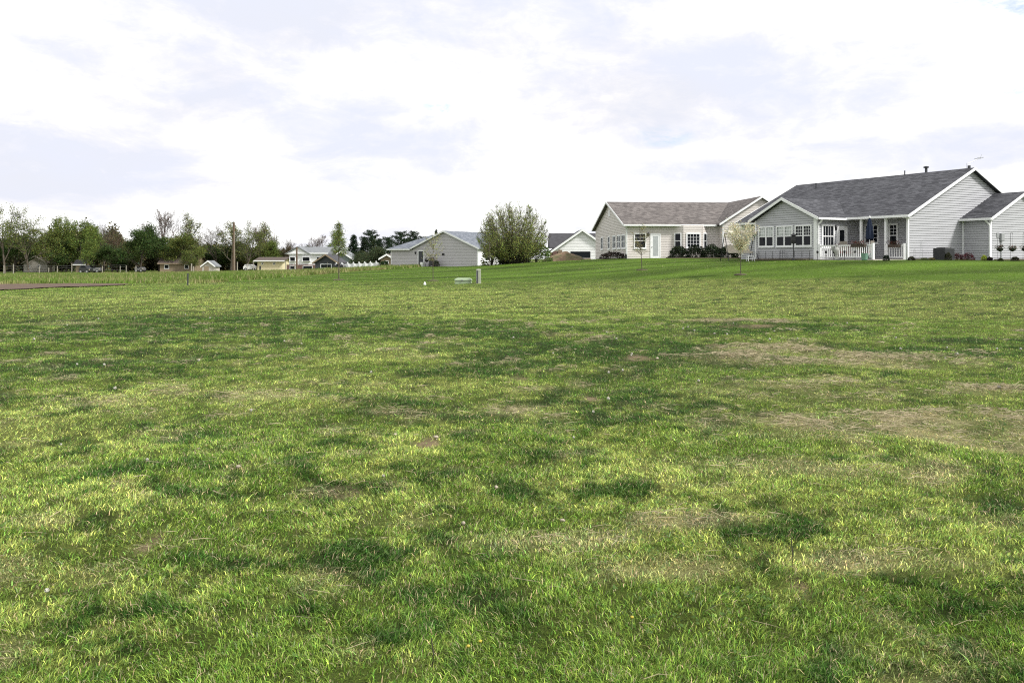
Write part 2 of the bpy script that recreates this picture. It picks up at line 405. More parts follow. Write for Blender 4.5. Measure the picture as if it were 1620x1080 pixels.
# ------------------------------------------------------------------ the lawn: where it is lush, yellow, dry
def ell(lst):
    out = []
    for (px, py, rx, ry, a) in lst:
        x, y, z = hit(px, py)
        rX = rx / F * y; y2 = hit(px, py - ry)[1]; y1 = hit(px, min(py + ry, 1300))[1]
        out.append((x, (y1 + y2) / 2, rX, max((y2 - y1) / 2, 0.15), a))
    return out
LUSH = ell([(300, 522, 420, 26, 1.0), (120, 580, 230, 30, .9), (60, 620, 120, 30, .5), (700, 528, 260, 18, .9), (860, 575, 160, 45, 1), (1060, 565, 170, 40, 1.0), (1200, 518, 190, 12, 1.0),
            (1490, 553, 170, 12, 1.0), (1600, 545, 100, 10, .8), (1480, 632, 70, 14, .7), (1000, 625, 110, 40, .8), (930, 690, 130, 60, .7), (680, 670, 190, 45, .7), (800, 770, 220, 60, .65), (700, 705, 120, 40, .6), (470, 800, 230, 60, .6),
            (560, 900, 220, 60, .7), (420, 960, 170, 45, .7), (250, 740, 120, 20, .9), (310, 690, 50, 14, .8), (130, 860, 120, 40, .5), (1280, 830, 200, 40, .35), (1520, 800, 120, 30, .6), (1560, 1000, 120, 60, .9), (760, 960, 180, 60, .6), (1320, 1050, 120, 40, .4), (100, 1020, 120, 50, .4)])
YELL = ell([(560, 620, 260, 36, .8), (250, 640, 180, 30, .6), (120, 720, 130, 40, .6), (420, 590, 150, 18, .6), (700, 480, 900, 24, .85), (1300, 490, 400, 18, .9), (300, 475, 400, 14, .7), (960, 740, 160, 60, .4), (60, 690, 100, 40, .5), (1350, 900, 300, 70, .5), (1100, 800, 250, 70, .4), (620, 560, 140, 14, .7), (220, 800, 200, 40, .3), (1000, 870, 200, 40, .4)])
DRY = ell([(1290, 570, 170, 26, .42), (1330, 620, 200, 16, .35), (1490, 672, 200, 24, 1), (1560, 700, 120, 18, .7), (1250, 665, 180, 22, .5), (1400, 745, 100, 14, .6), (870, 862, 170, 20, .4), (1120, 830, 120, 16, .4), (60, 830, 70, 16, .6), (20, 925, 60, 26, .6), (170, 640, 60, 10, .3), (1200, 740, 180, 16, .35),
           (430, 622, 140, 10, .35), (1420, 900, 160, 22, .45), (1080, 905, 140, 16, .4), (820, 650, 80, 10, .4), (1560, 620, 90, 10, .5), (620, 655, 60, 6, .4), (100, 512, 60, 3, .5), (1180, 508, 80, 3, .4), (520, 790, 60, 8, .35)])
BARE = ell([(685, 703, 26, 9, 1), (1015, 567, 24, 5, 1), (1138, 549, 20, 5, .9), (940, 633, 14, 5, 1), (826, 601, 16, 4, .7), (1180, 517, 60, 3, .7), (1420, 616, 30, 3, .5), (548, 790, 30, 5, .7), (1160, 506, 40, 2, .5), (232, 513, 40, 2, .6),
            (430, 690, 10, 3, .5), (180, 768, 14, 4, .6), (1400, 515, 40, 2, .5), (250, 868, 14, 6, .6), (1290, 930, 16, 6, .5), (1560, 1035, 12, 5, .4)])
def mask(lst, x, y, warp=0.35):
    r = np.zeros(len(x))
    wx = (fbm(x * 0.7, y * 0.7, 21, 4) - .5) * 2.4; wy = (fbm(x * 0.7, y * 0.7, 25, 4) - .5) * 2.4
    for (cx, cy, rx, ry, a) in lst:
        k = np.clip(min(rx, ry) * 1.0, 0.1, 1.2)
        d = np.sqrt(((x + wx * k - cx) / rx) ** 2 + ((y + wy * k - cy) / ry) ** 2)
        r = np.maximum(r, a * np.clip(1.25 - d, 0, 0.75) / 0.75)
    return r
# boundary between the yellower near lawn and the lush lawn on the rise behind it
_bx = np.array([-60, -30, -22, -12, 0, 6, 10, 17, 22, 40]); _by = np.array([60, 52, 52, 51, 47.5, 44, 40, 35, 32.5, 30])
def far_lawn(x, y): return np.clip((y - np.interp(x, _bx, _by)) / 2.0 + (fbm(x * .5, y * .5, 31, 3) - .5), 0, 1)
# edge of the unmown field on the left: mown where this is positive
_fx = np.array([-400, -24, -19.5, -17, -14, -13, -12, -11, -10.5, 400]); 
def field(x, y):
    """0 lawn .. 1 unmown field: left of a line that runs away from the viewer"""
    yb = np.interp(x, [-60, -24, -21, -19.3, -18.6, -16.8, -14.6, -13, -12], [53, 52.5, 50, 50, 60, 70, 84, 96, 112])
    yb = np.where(x > -12, 130, yb)
    return np.clip((y - yb) / 1.2 + (fbm(x * .6, y * .6, 33, 3) - .5) * 1.5, 0, 1)
C_LUSH = np.array([0.037, 0.086, 0.014]); C_MID = np.array([0.130, 0.206, 0.033]); C_YEL = np.array([0.300, 0.362, 0.094]); C_DRY = np.array([0.45, 0.39, 0.235]); C_SOIL = np.array([0.17, 0.13, 0.085])
C_FAR = np.array([0.072, 0.125, 0.015]); C_FIELD = np.array([0.11, 0.175, 0.032])
def lerp(a, b, t): return a * (1 - t)[:, None] + b * t[:, None]
def lawn_masks(x, y):
    big = fbm(x * .22, y * .22, 41, 4); med = fbm(x * 1.1, y * 1.1, 43, 4); fine = fbm(x * 4.5, y * 4.5, 47, 3)
    rag = fbm(x * 2.3, y * 2.3, 45, 5); tuft = fbm(x * 9, y * 9, 46, 3)
    lush = np.clip((mask(LUSH, x, y) * .88 + np.clip(.46 - big, 0, 1) * .9 + (rag - .5) * 2.3 + (fine - .5) * 1.5 + (tuft - .5) * 1.5 - .22) * 1.4, 0, 1)
    yel = np.clip((mask(YELL, x, y) * .8 + (med - .5) * 1.6 + (rag - .5) * .8 + (.5 - tuft) * 1.3 + .12) * 1.3, 0, 1) * (1 - lush * .8)
    dry = np.clip(mask(DRY, x, y) * (0.1 + 1.6 * np.clip(fbm(x * 2.2, y * 2.2, 49, 4) * 2 - .45, 0, 1)) + np.clip(fbm(x * 2.4, y * 2.4, 53, 4) - .63, 0, 1) * 2.0, 0, 1)
    bare = np.clip(mask(BARE, x, y) * 3.4 * (fbm(x * 7, y * 7, 57, 4) - .22), 0, 1)
    return lush, yel, dry, bare
def lawn_colour(x, y):
    lush, yel, dry, bare = lawn_masks(x, y)
    c = lerp(np.tile(C_MID, (len(x), 1)), C_YEL, yel)
    c = lerp(c, C_LUSH, lush); c = lerp(c, C_DRY, dry * .60)
    fl = far_lawn(x, y)
    # mowing stripes on the far lawn: lighter and darker bands in the grass colour
    st = 0.5 + 0.5 * np.sin((y * 0.93 - x * .25) * 1.15 + (fbm(x * .06, y * .3, 3, 3) - .5) * 7)
    cf = C_FAR * (0.72 + .50 * st + .9 * (fbm(x * .25, y * 1.1, 61, 4) - .5))[:, None]
    c = lerp(c, cf, fl)
    f = field(x, y)
    cfld = lerp(np.tile(C_FIELD, (len(x), 1)), np.array([.24, .215, .10]), np.clip(fbm(x * .15, y * .3, 71, 4) * 2.4 - 1.0, 0, 1))
    c = lerp(c, cfld, f)
    return c, bare, fl, f, lush, dry

# terrain sheet on a ring grid, fine towards the view, all the way round
ang = np.r_[np.linspace(-180, -46, 24, endpoint=False), np.linspace(-46, 46, 231), np.linspace(46, 180, 25)[1:]]
ang = R(1) * ang[:-1] if abs(ang[-1] - 180) < 1e-6 else R(1) * ang
rad = np.r_[np.exp(np.linspace(math.log(0.6), math.log(120), 250)), np.exp(np.linspace(math.log(120), math.log(1800), 40))[1:]]
AA, RR = np.meshgrid(ang, rad)
X = (np.sin(AA) * RR).ravel(); Y = (np.cos(AA) * RR).ravel()
X = np.r_[0, X]; Y = np.r_[0, Y]; Z = ground(X, Y)
na, nr = len(ang), len(rad)
c, bare, fl, f_, lush_, dry_ = lawn_colour(X, Y)
near = np.clip((np.hypot(X, Y) < 1e9).astype(float), 0, 1)
under = lerp(c * (0.30 + .3 * dry_)[:, None] + np.array([.010, .007, .003]), c * .85, np.maximum(fl, f_))   # near-lawn thatch, its colour darkened for the shade between blades
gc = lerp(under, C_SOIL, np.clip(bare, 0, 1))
i0 = 1 + (np.arange(nr - 1)[:, None] * na + np.arange(na)[None, :]); i1 = 1 + (np.arange(nr - 1)[:, None] * na + (np.arange(na)[None, :] + 1) % na)
quads = np.stack([i0, i0 + na, i1 + na, i1], -1).reshape(-1, 4)
tri = np.stack([np.zeros(na, int), 1 + np.arange(na), 1 + (np.arange(na) + 1) % na], -1)
flat = np.r_[quads.ravel(), tri.ravel()]; sizes = np.r_[np.full(len(quads), 4), np.full(len(tri), 3)]
GM = bpy.data.materials.new('lawn_ground'); GM.use_nodes = True; t = GM.node_tree; p = t.nodes['Principled BSDF']
p.inputs['Roughness'].default_value = 0.95; p.inputs['Specular IOR Level'].default_value = 0.1
a = N(t, 'ShaderNodeAttribute', attribute_name='col'); tcg = N(t, 'ShaderNodeTexCoord')
mpg = N(t, 'ShaderNodeMapping'); mpg.inputs['Scale'].default_value = (1, 1, 0.2); L(t, tcg.outputs['Object'], mpg.inputs[0])
n1 = N(t, 'ShaderNodeTexNoise'); n1.inputs['Scale'].default_value = 7.0; n1.inputs['Detail'].default_value = 8; n1.inputs['Roughness'].default_value = .75
L(t, mpg.outputs[0], n1.inputs['Vector'])
n2 = N(t, 'ShaderNodeTexNoise'); n2.inputs['Scale'].default_value = 110.0; n2.inputs['Detail'].default_value = 4; L(t, mpg.outputs[0], n2.inputs['Vector'])
nm = math_n(t, 'ADD', math_n(t, 'MULTIPLY', n1.outputs[0], .55), math_n(t, 'MULTIPLY', n2.outputs[0], .45))
r1 = ramp(t, nm, [(0.36, (0.35, 0.33, 0.3)), (0.64, (1.6, 1.6, 1.5))])
mx = N(t, 'ShaderNodeMix', data_type='RGBA', blend_type='MULTIPLY'); mx.inputs[0].default_value = 1
L(t, a.outputs['Color'], mx.inputs[6]); L(t, r1.outputs[0], mx.inputs[7]); L(t, mx.outputs[2], p.inputs['Base Color'])
bp = N(t, 'ShaderNodeBump'); bp.inputs['Strength'].default_value = 0.7; bp.inputs['Distance'].default_value = 0.06
L(t, nm, bp.inputs['Height']); L(t, bp.outputs[0], p.inputs['Normal'])
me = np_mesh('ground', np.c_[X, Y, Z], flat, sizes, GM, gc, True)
me.normals_split_custom_set if False else None
g = link('ground', me); tag(g, kind='structure')

# ------------------------------------------------------------------ grass blades
rng = np.random.default_rng(7)
def sector(n, r0, r1, half=39.0, side=3.0, off=0.0):
    th = R(half) * (rng.random(n) * 2 - 1) + R(off); rr = np.sqrt(rng.random(n) * (r1 ** 2 - r0 ** 2) + r0 ** 2)
    return np.sin(th) * rr, np.cos(th) * rr - 0.6
def blades(x, y, z, h, w, lean, col, seg2=True, dirx=None):
    n = len(x); a = rng.random(n) * 2 * math.pi if dirx is None else dirx
    fa = rng.random(n) * math.pi   # facing of the flat side
    wx = np.cos(fa) * w / 2; wy = np.sin(fa) * w / 2
    lx = np.cos(a) * lean * h; ly = np.sin(a) * lean * h
    hz = h * np.sqrt(np.clip(1 - lean ** 2 * .92, 0.05, 1))
    b0 = np.c_[x - wx, y - wy, z - .01]; b1 = np.c_[x + wx, y + wy, z - .01]
    tip = np.c_[x + lx, y + ly, z + hz]
    if seg2:
        m0 = np.c_[x - wx * .8 + lx * .35, y - wy * .8 + ly * .35, z + hz * .58]; m1 = np.c_[x + wx * .8 + lx * .35, y + wy * .8 + ly * .35, z + hz * .58]
        V = np.stack([b0, b1, m1, m0, tip], 1).reshape(-1, 3); k = np.arange(n)[:, None] * 5
        F_ = np.concatenate([k + [0, 1, 2, 3], k + [3, 2, 4]], 1).ravel(); S = np.tile([4, 3], n); m = 5
    else:
        V = np.stack([b0, b1, tip], 1).reshape(-1, 3); k = np.arange(n)[:, None] * 3; F_ = (k + [0, 1, 2]).ravel(); S = np.full(n, 3); m = 3
    return V, F_, S, np.repeat(col, m, 0)
def merge(parts):
    V = np.concatenate([p[0] for p in parts]); off = np.cumsum([0] + [len(p[0]) for p in parts[:-1]])
    F_ = np.concatenate([p[1] + o for p, o in zip(parts, off)]); S = np.concatenate([p[2] for p in parts]); Cc = np.concatenate([p[3] for p in parts])
    return V, F_, S, Cc
DENS = 1.0
parts = []
for (r0, r1, dens, hw, w, s2, half) in [(2.3, 5.0, 24000, 1.0, .0033, True, 44), (5.0, 8.5, 13000, 1.0, .0042, True, 40), (8.5, 14, 5200, 1.0, .0062, False, 38), (14, 24, 1700, 1.0, .011, False, 36), (24, 53, 330, 1.1, .024, False, 35), (53, 92, 62, 1.5, .05, False, 33)]:
    area = R(half) * (r1 ** 2 - r0 ** 2); n = int(area * dens * DENS)
    x, y = sector(n, r0, r1, half)
    c, bare, fl, fd, lush, dry = lawn_colour(x, y)
    clump = .5 * fbm(x * 5.5, y * 5.5, 81, 3) + .5 * fbm(x * 13, y * 13, 82, 2); cl2 = fbm(x * 1.7, y * 1.7, 83, 3)
    thin = np.clip((fbm(x * 7.7, y * 7.7, 91, 4) - .34) * 7, 0.30, 1)
    keep = ~((x > 2) & (y > 66.5 - .0 * x) & (x > 8.0)) & ~((x > 15.5) & (y - 50 > (x - 24.1) * -1.82 - 6.0) & (y > 44)) & (rng.random(n) > bare * .93) & (fd < .5) & ~((y > 24) & (y < 52.4) & (x < np.interp(y, [26, 38, 40.8, 44.7, 47.8, 50, 51.6, 52.4], [-29, -26.2, -25.4, -24.4, -23.0, -23.2, -25, -28]))) & (rng.random(n) < (.15 + 1.7 * clump) * thin)
    x, y, c, lush, dry, clump, cl2, fl = [q[keep] for q in (x, y, c, lush, dry, clump, cl2, fl)]
    n = len(x)
    h = (0.012 + 0.038 * clump + .020 * lush * cl2) * (0.45 + .8 * rng.random(n)) * hw
    h = np.where(rng.random(n) < .006, h * 2.0, h) * (1 - .3 * dry) * (1 - .35 * fl)
    la = fbm(x * .9, y * .9, 87, 3) * 4 * math.pi + rng.normal(0, 1.5, n)
    lean = np.clip(rng.random(n) * .8 + .32 + .3 * dry, 0, 1.0)
    flatb = rng.random(n) < .38; lean = np.where(flatb, 1.0 + 0 * lean, lean); zl = np.where(flatb, rng.random(n) * .028 * (.4 + clump), 0)
    cc = c * (1.20 if r0 < 14 else 1.42) * np.exp(rng.normal(0, .50 if r0 < 14 else (.34 if r0 < 20 else .22), n))[:, None] * (0.8 + .4 * clump)[:, None]
    straw = rng.random(n) < ((.095 if r0 < 14 else .04) + .30 * dry); cc[straw] = C_DRY * (0.7 + .5 * rng.random(straw.sum()))[:, None]
    yl = rng.random(n) < .22; cc[yl] = cc[yl] * ([1.75, 1.5, 1.45] if r0 < 14 else [1.3, 1.18, 1.2])
    gn_ = rng.random(n) < .14; cc[gn_] = cc[gn_] * [.62, .95, .8]
    parts.append(blades(x, y, ground(x, y) + zl, h, w * (0.7 + .6 * rng.random(n)), lean, cc, s2, la))
V, F_, S, Cc = merge(parts)
tag(link('grass', np_mesh('grass', V, F_, S, GRASSM, Cc)), 'short green and yellowish lawn grass covering the foreground', 'grass', kind='stuff')
print('grass faces', len(S))
del V, F_, S, Cc, parts

# dry mown clippings lying on the lawn
n = 420000; x, y = sector(n, 2.6, 22, 37)
_, _, dry, _ = lawn_masks(x, y); nz = fbm(x * 2.6, y * 2.6, 103, 3); keep = rng.random(n) < np.clip(dry * 1.5 - .1, 0, 1) * np.clip(nz * 3 - .9, .05, 1) * np.clip((y - 2) / 7, .12, 1) + .004
x, y, dry = x[keep], y[keep], dry[keep]; n = len(x)
a = rng.random(n) * 2 * math.pi; a = np.where(rng.random(n) < .6, a * .12 - .3, a)
l = (.02 + .06 * rng.random(n)); w = np.clip(.0010 + .00035 * y, 0, .008); bend = rng.normal(0, .25, n)
z = ground(x, y) + .022 + .04 * rng.random(n) * (.4 + dry)
tilt = rng.normal(0, .22, n)
P0 = np.c_[x, y, z]; dv = np.c_[np.cos(a), np.sin(a), tilt] * l[:, None]; dv2 = np.c_[np.cos(a + bend), np.sin(a + bend), tilt * .2 - .12] * l[:, None]
sd = np.c_[-np.sin(a), np.cos(a), rng.normal(0, .6, n)] * w[:, None]
V = np.stack([P0, P0 + sd, P0 + dv + sd, P0 + dv, P0 + dv + dv2], 1).reshape(-1, 3); k = np.arange(n)[:, None] * 5
cc = np.array([.40, .34, .22]) * (.6 + .55 * rng.random(n))[:, None]
tag(link('dry_clippings', np_mesh('dry_clippings', V, np.concatenate([k + [0, 1, 2, 3], k + [3, 2, 4]], 1).ravel(), np.tile([4, 3], n), GRASSM, np.repeat(cc, 5, 0))),
    'pale dry mown clippings strewn over the lawn', 'grass clippings', kind='stuff')

# broad-leaved weeds and clover low in the sward
n = 16000; x, y = sector(n, 2.6, 16, 38); nz = fbm(x * 1.3, y * 1.3, 113, 3); keep = rng.random(n) < np.clip((nz - .5) * 4, 0.02, 1); x, y = x[keep], y[keep]; n = len(x)
k6 = 4; x = np.repeat(x, k6) + rng.normal(0, .012, n * k6); y = np.repeat(y, k6) + rng.normal(0, .012, n * k6); n = len(x)
a = rng.random(n) * 2 * math.pi; s_ = .006 + .006 * rng.random(n); el_ = .2 + .5 * rng.random(n); z = ground(x, y) + .02 + .03 * rng.random(n)
u = np.c_[np.cos(a), np.sin(a), el_] * s_[:, None]; v_ = np.c_[-np.sin(a), np.cos(a), rng.normal(0, .3, n)] * (s_ * .7)[:, None]; P0 = np.c_[x, y, z]
V = np.stack([P0 - u * .9, P0 + v_, P0 + u, P0 - v_], 1).reshape(-1, 3)
cc = np.array([.07, .125, .028]) * (.7 + .7 * rng.random(n))[:, None]
tag(link('ground_weeds', np_mesh('ground_weeds', V, np.arange(n * 4), np.full(n, 4), GRASSM, np.repeat(cc, 4, 0))),
    'low broad-leaved weeds and clover growing among the lawn grass', 'weeds', kind='stuff')

# unmown field on the left, far side
n = 230000; x, y = sector(n, 44, 160, 22, off=-19)
f_ = field(x, y); keep = (f_ > .5) & (rng.random(n) < np.clip(70 / y, .35, 1)); 
soil_edge = lambda x, y: (x < -21.5) & (y < 52)
keep &= ~soil_edge(x, y)
x, y = x[keep], y[keep]; n = len(x); c, *_ = lawn_colour(x, y); cl = fbm(x * .35, y * .35, 121, 4)
h = (.12 + .42 * cl * (.5 + rng.random(n))) * np.clip((y - 42) / 14, .5, 1)
cc = c * (.75 + .6 * rng.random(n))[:, None] * (.8 + .5 * fbm(x * .2, y * .2, 127, 3))[:, None]; st = rng.random(n) < .08; cc[st] = np.array([.36, .33, .17]) * (.7 + .5 * rng.random(st.sum()))[:, None]
pr = blades(x, y, ground(x, y), h, .045 + .0008 * y, rng.random(n) * .6, cc, False)
tag(link('tall_grass', np_mesh('tall_grass', *pr[:3], GRASSM, pr[3])), 'tall unmown grass and weeds covering the field beyond the lawn', 'tall grass', kind='stuff')

# ploughed strip between lawn and field
ys = np.linspace(26, 52.4, 80); vv = np.linspace(0, 1, 14) ** .6
hi = np.interp(ys, [26, 38, 40.8, 44.7, 47.8, 50, 51.6, 52.4], [-29, -26.2, -25.4, -24.4, -23.0, -23.2, -25, -28]); lo = ys * 0 - 75
YY = np.repeat(ys[:, None], 14, 1); XX = lo[:, None] + (hi - lo)[:, None] * vv[None]; XX = XX + (fbm(XX * .7, YY * .7, 135, 3) - .5) * .6
XX = XX.ravel(); YY = YY.ravel(); YY = YY + (fbm(XX * .8, YY * .8, 131, 3) - .5) * .5
ZZ = ground(XX, YY) + .03 + .04 * fbm(XX * 2, YY * 2, 133, 3)
ii = (np.arange(79)[:, None] * 14 + np.arange(13)[None]).ravel()
tag(link('ploughed_soil', np_mesh('ploughed_soil', np.c_[XX, YY, ZZ], np.stack([ii, ii + 14, ii + 15, ii + 1], -1).ravel(), np.full(len(ii), 4), SOIL, None, True)), kind='structure')

# ------------------------------------------------------------------ buildings
def frame_rect(mb, axis, at, s0, s1, z0, z1, t, d0, d1):
    """a rectangular frame of bar width t on the plane axis=at, from depth d0 to d1"""
    def bx(a, b, c_, d):
        if axis == 'y': mb.box(a, b, at + d0, at + d1, c_, d)
        else: mb.box(at + d0, at + d1, a, b, c_, d)
    bx(s0, s0 + t, z0, z1); bx(s1 - t, s1, z0, z1); bx(s0 + t, s1 - t, z0, z0 + t); bx(s0 + t, s1 - t, z1 - t, z1)
def window(root, axis, at, s0, s1, z0, z1, out=-1, cols=0, rows=0, hung=True, units=1, glass=None, lower=None, trim=0.09, grid_low=False, mull=0.10):
    """window on plane axis=at, facing out; one frame, one pane mesh (and a sub-part for muntins)"""
    fr = MB(); pn = MB(); cu = MB(); mu = MB()
    dF0, dF1 = sorted((out * 0.0, out * 0.075)); w = (s1 - s0)
    def bx(mb, a, b, c_, d, e0, e1):
        e0, e1 = sorted((out * e0, out * e1))
        if axis == 'y': mb.box(a, b, at + e0, at + e1, c_, d)
        else: mb.box(at + e0, at + e1, a, b, c_, d)
    frame_rect(fr, axis, at, s0, s1, z0, z1, trim, dF0, dF1)
    bx(fr, s0 - .03, s1 + .03, z0 - .05, z0 - .002, 0, .10)
    uw = (w - 2 * trim - mull * (units - 1)) / units
    for u in range(units):
        a = s0 + trim + u * (uw + mull); b = a + uw; c0 = z0 + trim; c1 = z1 - trim
        if u: bx(fr, a - mull, a, c0, c1, 0, .072)
        zm = (c0 + c1) / 2
        if hung: bx(fr, a, b, zm - .03, zm + .03, 0, .058)
        bx(pn, a, b, c0, c1, .0, .034)
        g0 = c0 if (grid_low or not hung) else zm
        if cols:
            for k in range(1, cols): bx(mu, a + uw * k / cols - .012, a + uw * k / cols + .012, g0, c1, .034, .050)
            for k in range(1, rows): zz = g0 + (c1 - g0) * k / rows; bx(mu, a, b, zz - .012, zz + .012, .034, .047)
        if lower is not None:   # a half curtain / interior object just behind the outer glass face is part of the pane
            bx(cu, a + .03, b - .03, zm + .04, c1 - .02, .0345, .0365)
    f = fr.build('window', WHITE, root)
    pn.build('pane', glass or GLASS, f)
    if mu.v: mu.build('muntins', WHITE, f)
    if cu.v: cu.build('curtain', lower, f)
    return f
def gable_roof(mb, along, c, half, zr, ze_slope, a0, a1, th=0.14):
    """two slabs; ridge runs along 'x' or 'y' at cross coordinate c, roof top ridge height zr, slope, half-width incl. overhang"""
    for sg in (-1, 1):
        ze = zr - ze_slope * half
        prof = [(c, zr), (c + sg * half, ze), (c + sg * half, ze - th), (c, zr - th)]
        if along == 'y': pts = [(p, a0, z) for p, z in prof]; vec = (0, a1 - a0, 0)
        else: pts = [(a0, p, z) for p, z in prof]; vec = (a1 - a0, 0, 0)
        mb.prism(pts, vec)
def rake(mb, along, c, half, zr, slope, at, out, th=0.19, w=0.03, up=.02):
    for sg in (-1, 1):
        ze = zr - slope * half
        prof = [(c, zr + up), (c + sg * half, ze + up), (c + sg * half, ze + up - th), (c, zr + up - th)]
        o0, o1 = sorted((at, at + out * w))
        if along == 'y': mb.prism([(p, o0, z) for p, z in prof], (0, o1 - o0, 0))
        else: mb.prism([(o0, p, z) for p, z in prof], (o1 - o0, 0, 0))
def downspout(mb, pts, w=.075): 
    for a, b in zip(pts[:-1], pts[1:]): mb.bar(a, b, w, w)

# ---- house on the right: grey siding, charcoal roof
H1 = empty('ranch_house', (24.1, 50.0, 1.42), R(28.8), 'grey sided ranch house with charcoal roof, white deck railing and a sunroom gable', 'house')
h0, sl, zr, hw = 2.78, .481, 5.98, 6.25
wl = MB()
# right gable wall (faces the lawn)
wl.box(0.005, 12.5, .005, .14, -.4, h0)
wl.siding((0, 0, 0), (1, 0, 0), (0, -1, 0), [(0.08, .02), (12.42, .02), (12.42, 2.72), (12.42, h0 - .02), (hw, zr - .17), (0.08, h0 - .02)])
wl.prism([(0.005, .005, h0), (12.5, .005, h0), (hw, .005, zr - .17)], (0, .13, 0))
# recess walls
wl.siding((1.5, 0.0, .1), (0, 1, 0), (-1, 0, 0), [(0.14, 0), (4.48, 0), (4.48, 2.6), (.14, 2.6)])
wl.box(1.502, 1.62, .14, 4.5, -.4, h0)
wl.siding((-2.75, 4.5, 0), (1, 0, 0), (0, -1, 0), [(0.09, .02), (4.24, .02), (4.24, 2.72), (0.09, 2.72)])
wl.box(-2.75, 1.62, 4.503, 4.62, -.4, 2.74)
# sunroom front and back side
sy0, sy1, syc = 4.5, 9.8, 7.15
wl.siding((-2.75, 0, 0), (0, 1, 0), (-1, 0, 0), [(sy0 + .09, .16), (sy1 - .09, .16), (sy1 - .09, 2.76), (syc, 4.05), (sy0 + .09, 2.76)])
wl.prism([(-2.747, sy0, .15), (-2.747, sy1, .15), (-2.747, sy1, 2.74), (-2.747, syc, 4.05), (-2.747, sy0, 2.74)], (.1, 0, 0))
wl.box(-2.75, 0, sy1 - .1, sy1, -.4, 2.74)
# front wall beyond the sunroom, far end, back
wl.siding((0, 0, 0), (0, 1, 0), (-1, 0, 0), [(sy1, .02), (13.95, .02), (13.95, 2.76), (sy1, 2.76)])
wl.box(0.003, .14, sy1, 14.0, -.4, h0 - .02); wl.box(0.14, 12.5, 13.86, 14.0, -.4, h0)
wl.prism([(0.01, 13.87, h0), (12.49, 13.87, h0), (hw, 13.87, zr - .17)], (0, .12, 0)); wl.box(12.36, 12.5, .14, 13.86, -.4, h0)
wl.box(2.5, 2.6, .2, 13.8, 0, 2.6)
w1 = wl.build('wall', SID_G, H1)
MB().box(-2.76, -2.64, sy0 + .02, sy1 - .02, -.4, .15).build('foundation', CONC, H1)
tr = MB()
for (x0, x1, y0, y1) in [(-.03, .09, -.03, .09)]: tr.box(x0, x1, y0, y1, 0, h0 - .02)
tr.box(-2.80, -2.66, sy0 - .03, sy0 + .22, 0, 2.74); tr.box(-2.80, -2.66, sy1 - .11, sy1 + .02, 0, 2.74)
tr.box(1.44, 1.53, 4.40, 4.498, .1, 2.66)
tr.each('corner_board', WHITE, H1)
rf = MB(); gable_roof(rf, 'y', hw, hw + .35, zr, sl, -.32, 14.3)
roof = rf.build('roof', SHG_Y, H1)
rf = MB(); gable_roof(rf, 'x', syc, 3.0, 4.19, .472, -3.08, 2.5); rf.build('sunroom_roof', SHG_X, H1)
tr = MB(); rake(tr, 'y', hw, hw + .36, zr, sl, -.325, -1); rake(tr, 'y', hw, hw + .36, zr, sl, 14.305, 1); rake(tr, 'x', syc, 3.02, 4.19, .472, -3.085, -1)
tr.each('rake_board', WHITE, H1)
ez = zr - sl * (hw + .35)
gt = MB(); gt.box(-.47, -.352, -.34, 4.14, ez - .15, ez - .01); gt.box(-.47, -.352, 10.2, 14.32, ez - .15, ez - .01); gt.box(-3.08, -.35, 4.03, 4.148, 4.19 - .472 * 3 - .15, 4.19 - .472 * 3 - .02)
gt.each('gutter', WHITE, H1)
sf = MB(); sf.box(-.35, 1.5, .14, 4.5, 2.66, 2.70); sf.box(-.35, 0, -.3, .14, 2.60, 2.63); sf.box(-.35, 0, 9.9, 14.2, 2.60, 2.63); sf.each('soffit', WHITE, H1)
ds = MB(); downspout(ds, [(-2.75, 4.09, 2.62), (-2.72, 4.25, 2.42), (-2.72, 4.40, 2.36), (-2.72, 4.40, .1)])
ds.build('downspout', WHITE, H1); ds = MB(); downspout(ds, [(1.42, .75, 2.6), (1.42, .75, .1)], .06); ds.build('downspout', WHITE, H1)
for (a, b) in [(4.86, 6.24), (6.42, 7.86), (8.06, 9.46)]: window(H1, 'x', -2.77, a, b, .93, 2.33, -1, 3, 3, True, 2, lower=CURT if a > 5 else None, trim=.085)
window(H1, 'y', 4.48, -2.36, -1.2, .83, 2.33, -1, 4, 2, True, 1, trim=.1, grid_low=True)
window(H1, 'x', 1.48, 3.14, 4.2, 1.12, 2.38, -1, 3, 4, False, 1, trim=.09)
window(H1, 'x', 1.48, 1.72, 2.4, .85, 2.38, -1, 2, 3, True, 1, trim=.11)
dr = MB(); frame_rect(dr, 'y', 4.47, -.98, .02, .12, 2.27, .10, -.08, 0); frame_rect(dr, 'y', 4.47, -.878, -.082, .22, 2.168, .17, -.055, -.005)
d = dr.build('door', WHITE, H1); MB().box(-.71, -.25, 4.43, 4.445, .39, 1.998).build('pane', GLASS, d)
MB().tube([(-.80, 4.36, 1.1), (-.80, 4.41, 1.1)], .035, 8).build('handle', GREYM, d)
lm = MB(); lm.lathe([(.03, 0), (.07, .04), (.08, .22), (.05, .28), (.01, .34)], (-1.09, 4.38, 1.98), 8); lm.box(-1.12, -1.06, 4.40, 4.48, 2.1, 2.22); lm.build('wall_lamp', BLACK, H1)
for (px_, y_) in [(0, 1.43), (0, 3.23)]:
    MB().box(-.2, -.06, y_ - .07, y_ + .07, .1, 2.66).build('porch_post', WHITE, H1)
MB().box(-3.0, 1.5, .13, 4.5, -.4, .10).box(-3.5, -3.0, .2, 1.6, -.4, .02).build('patio_slab', CONC, H1)
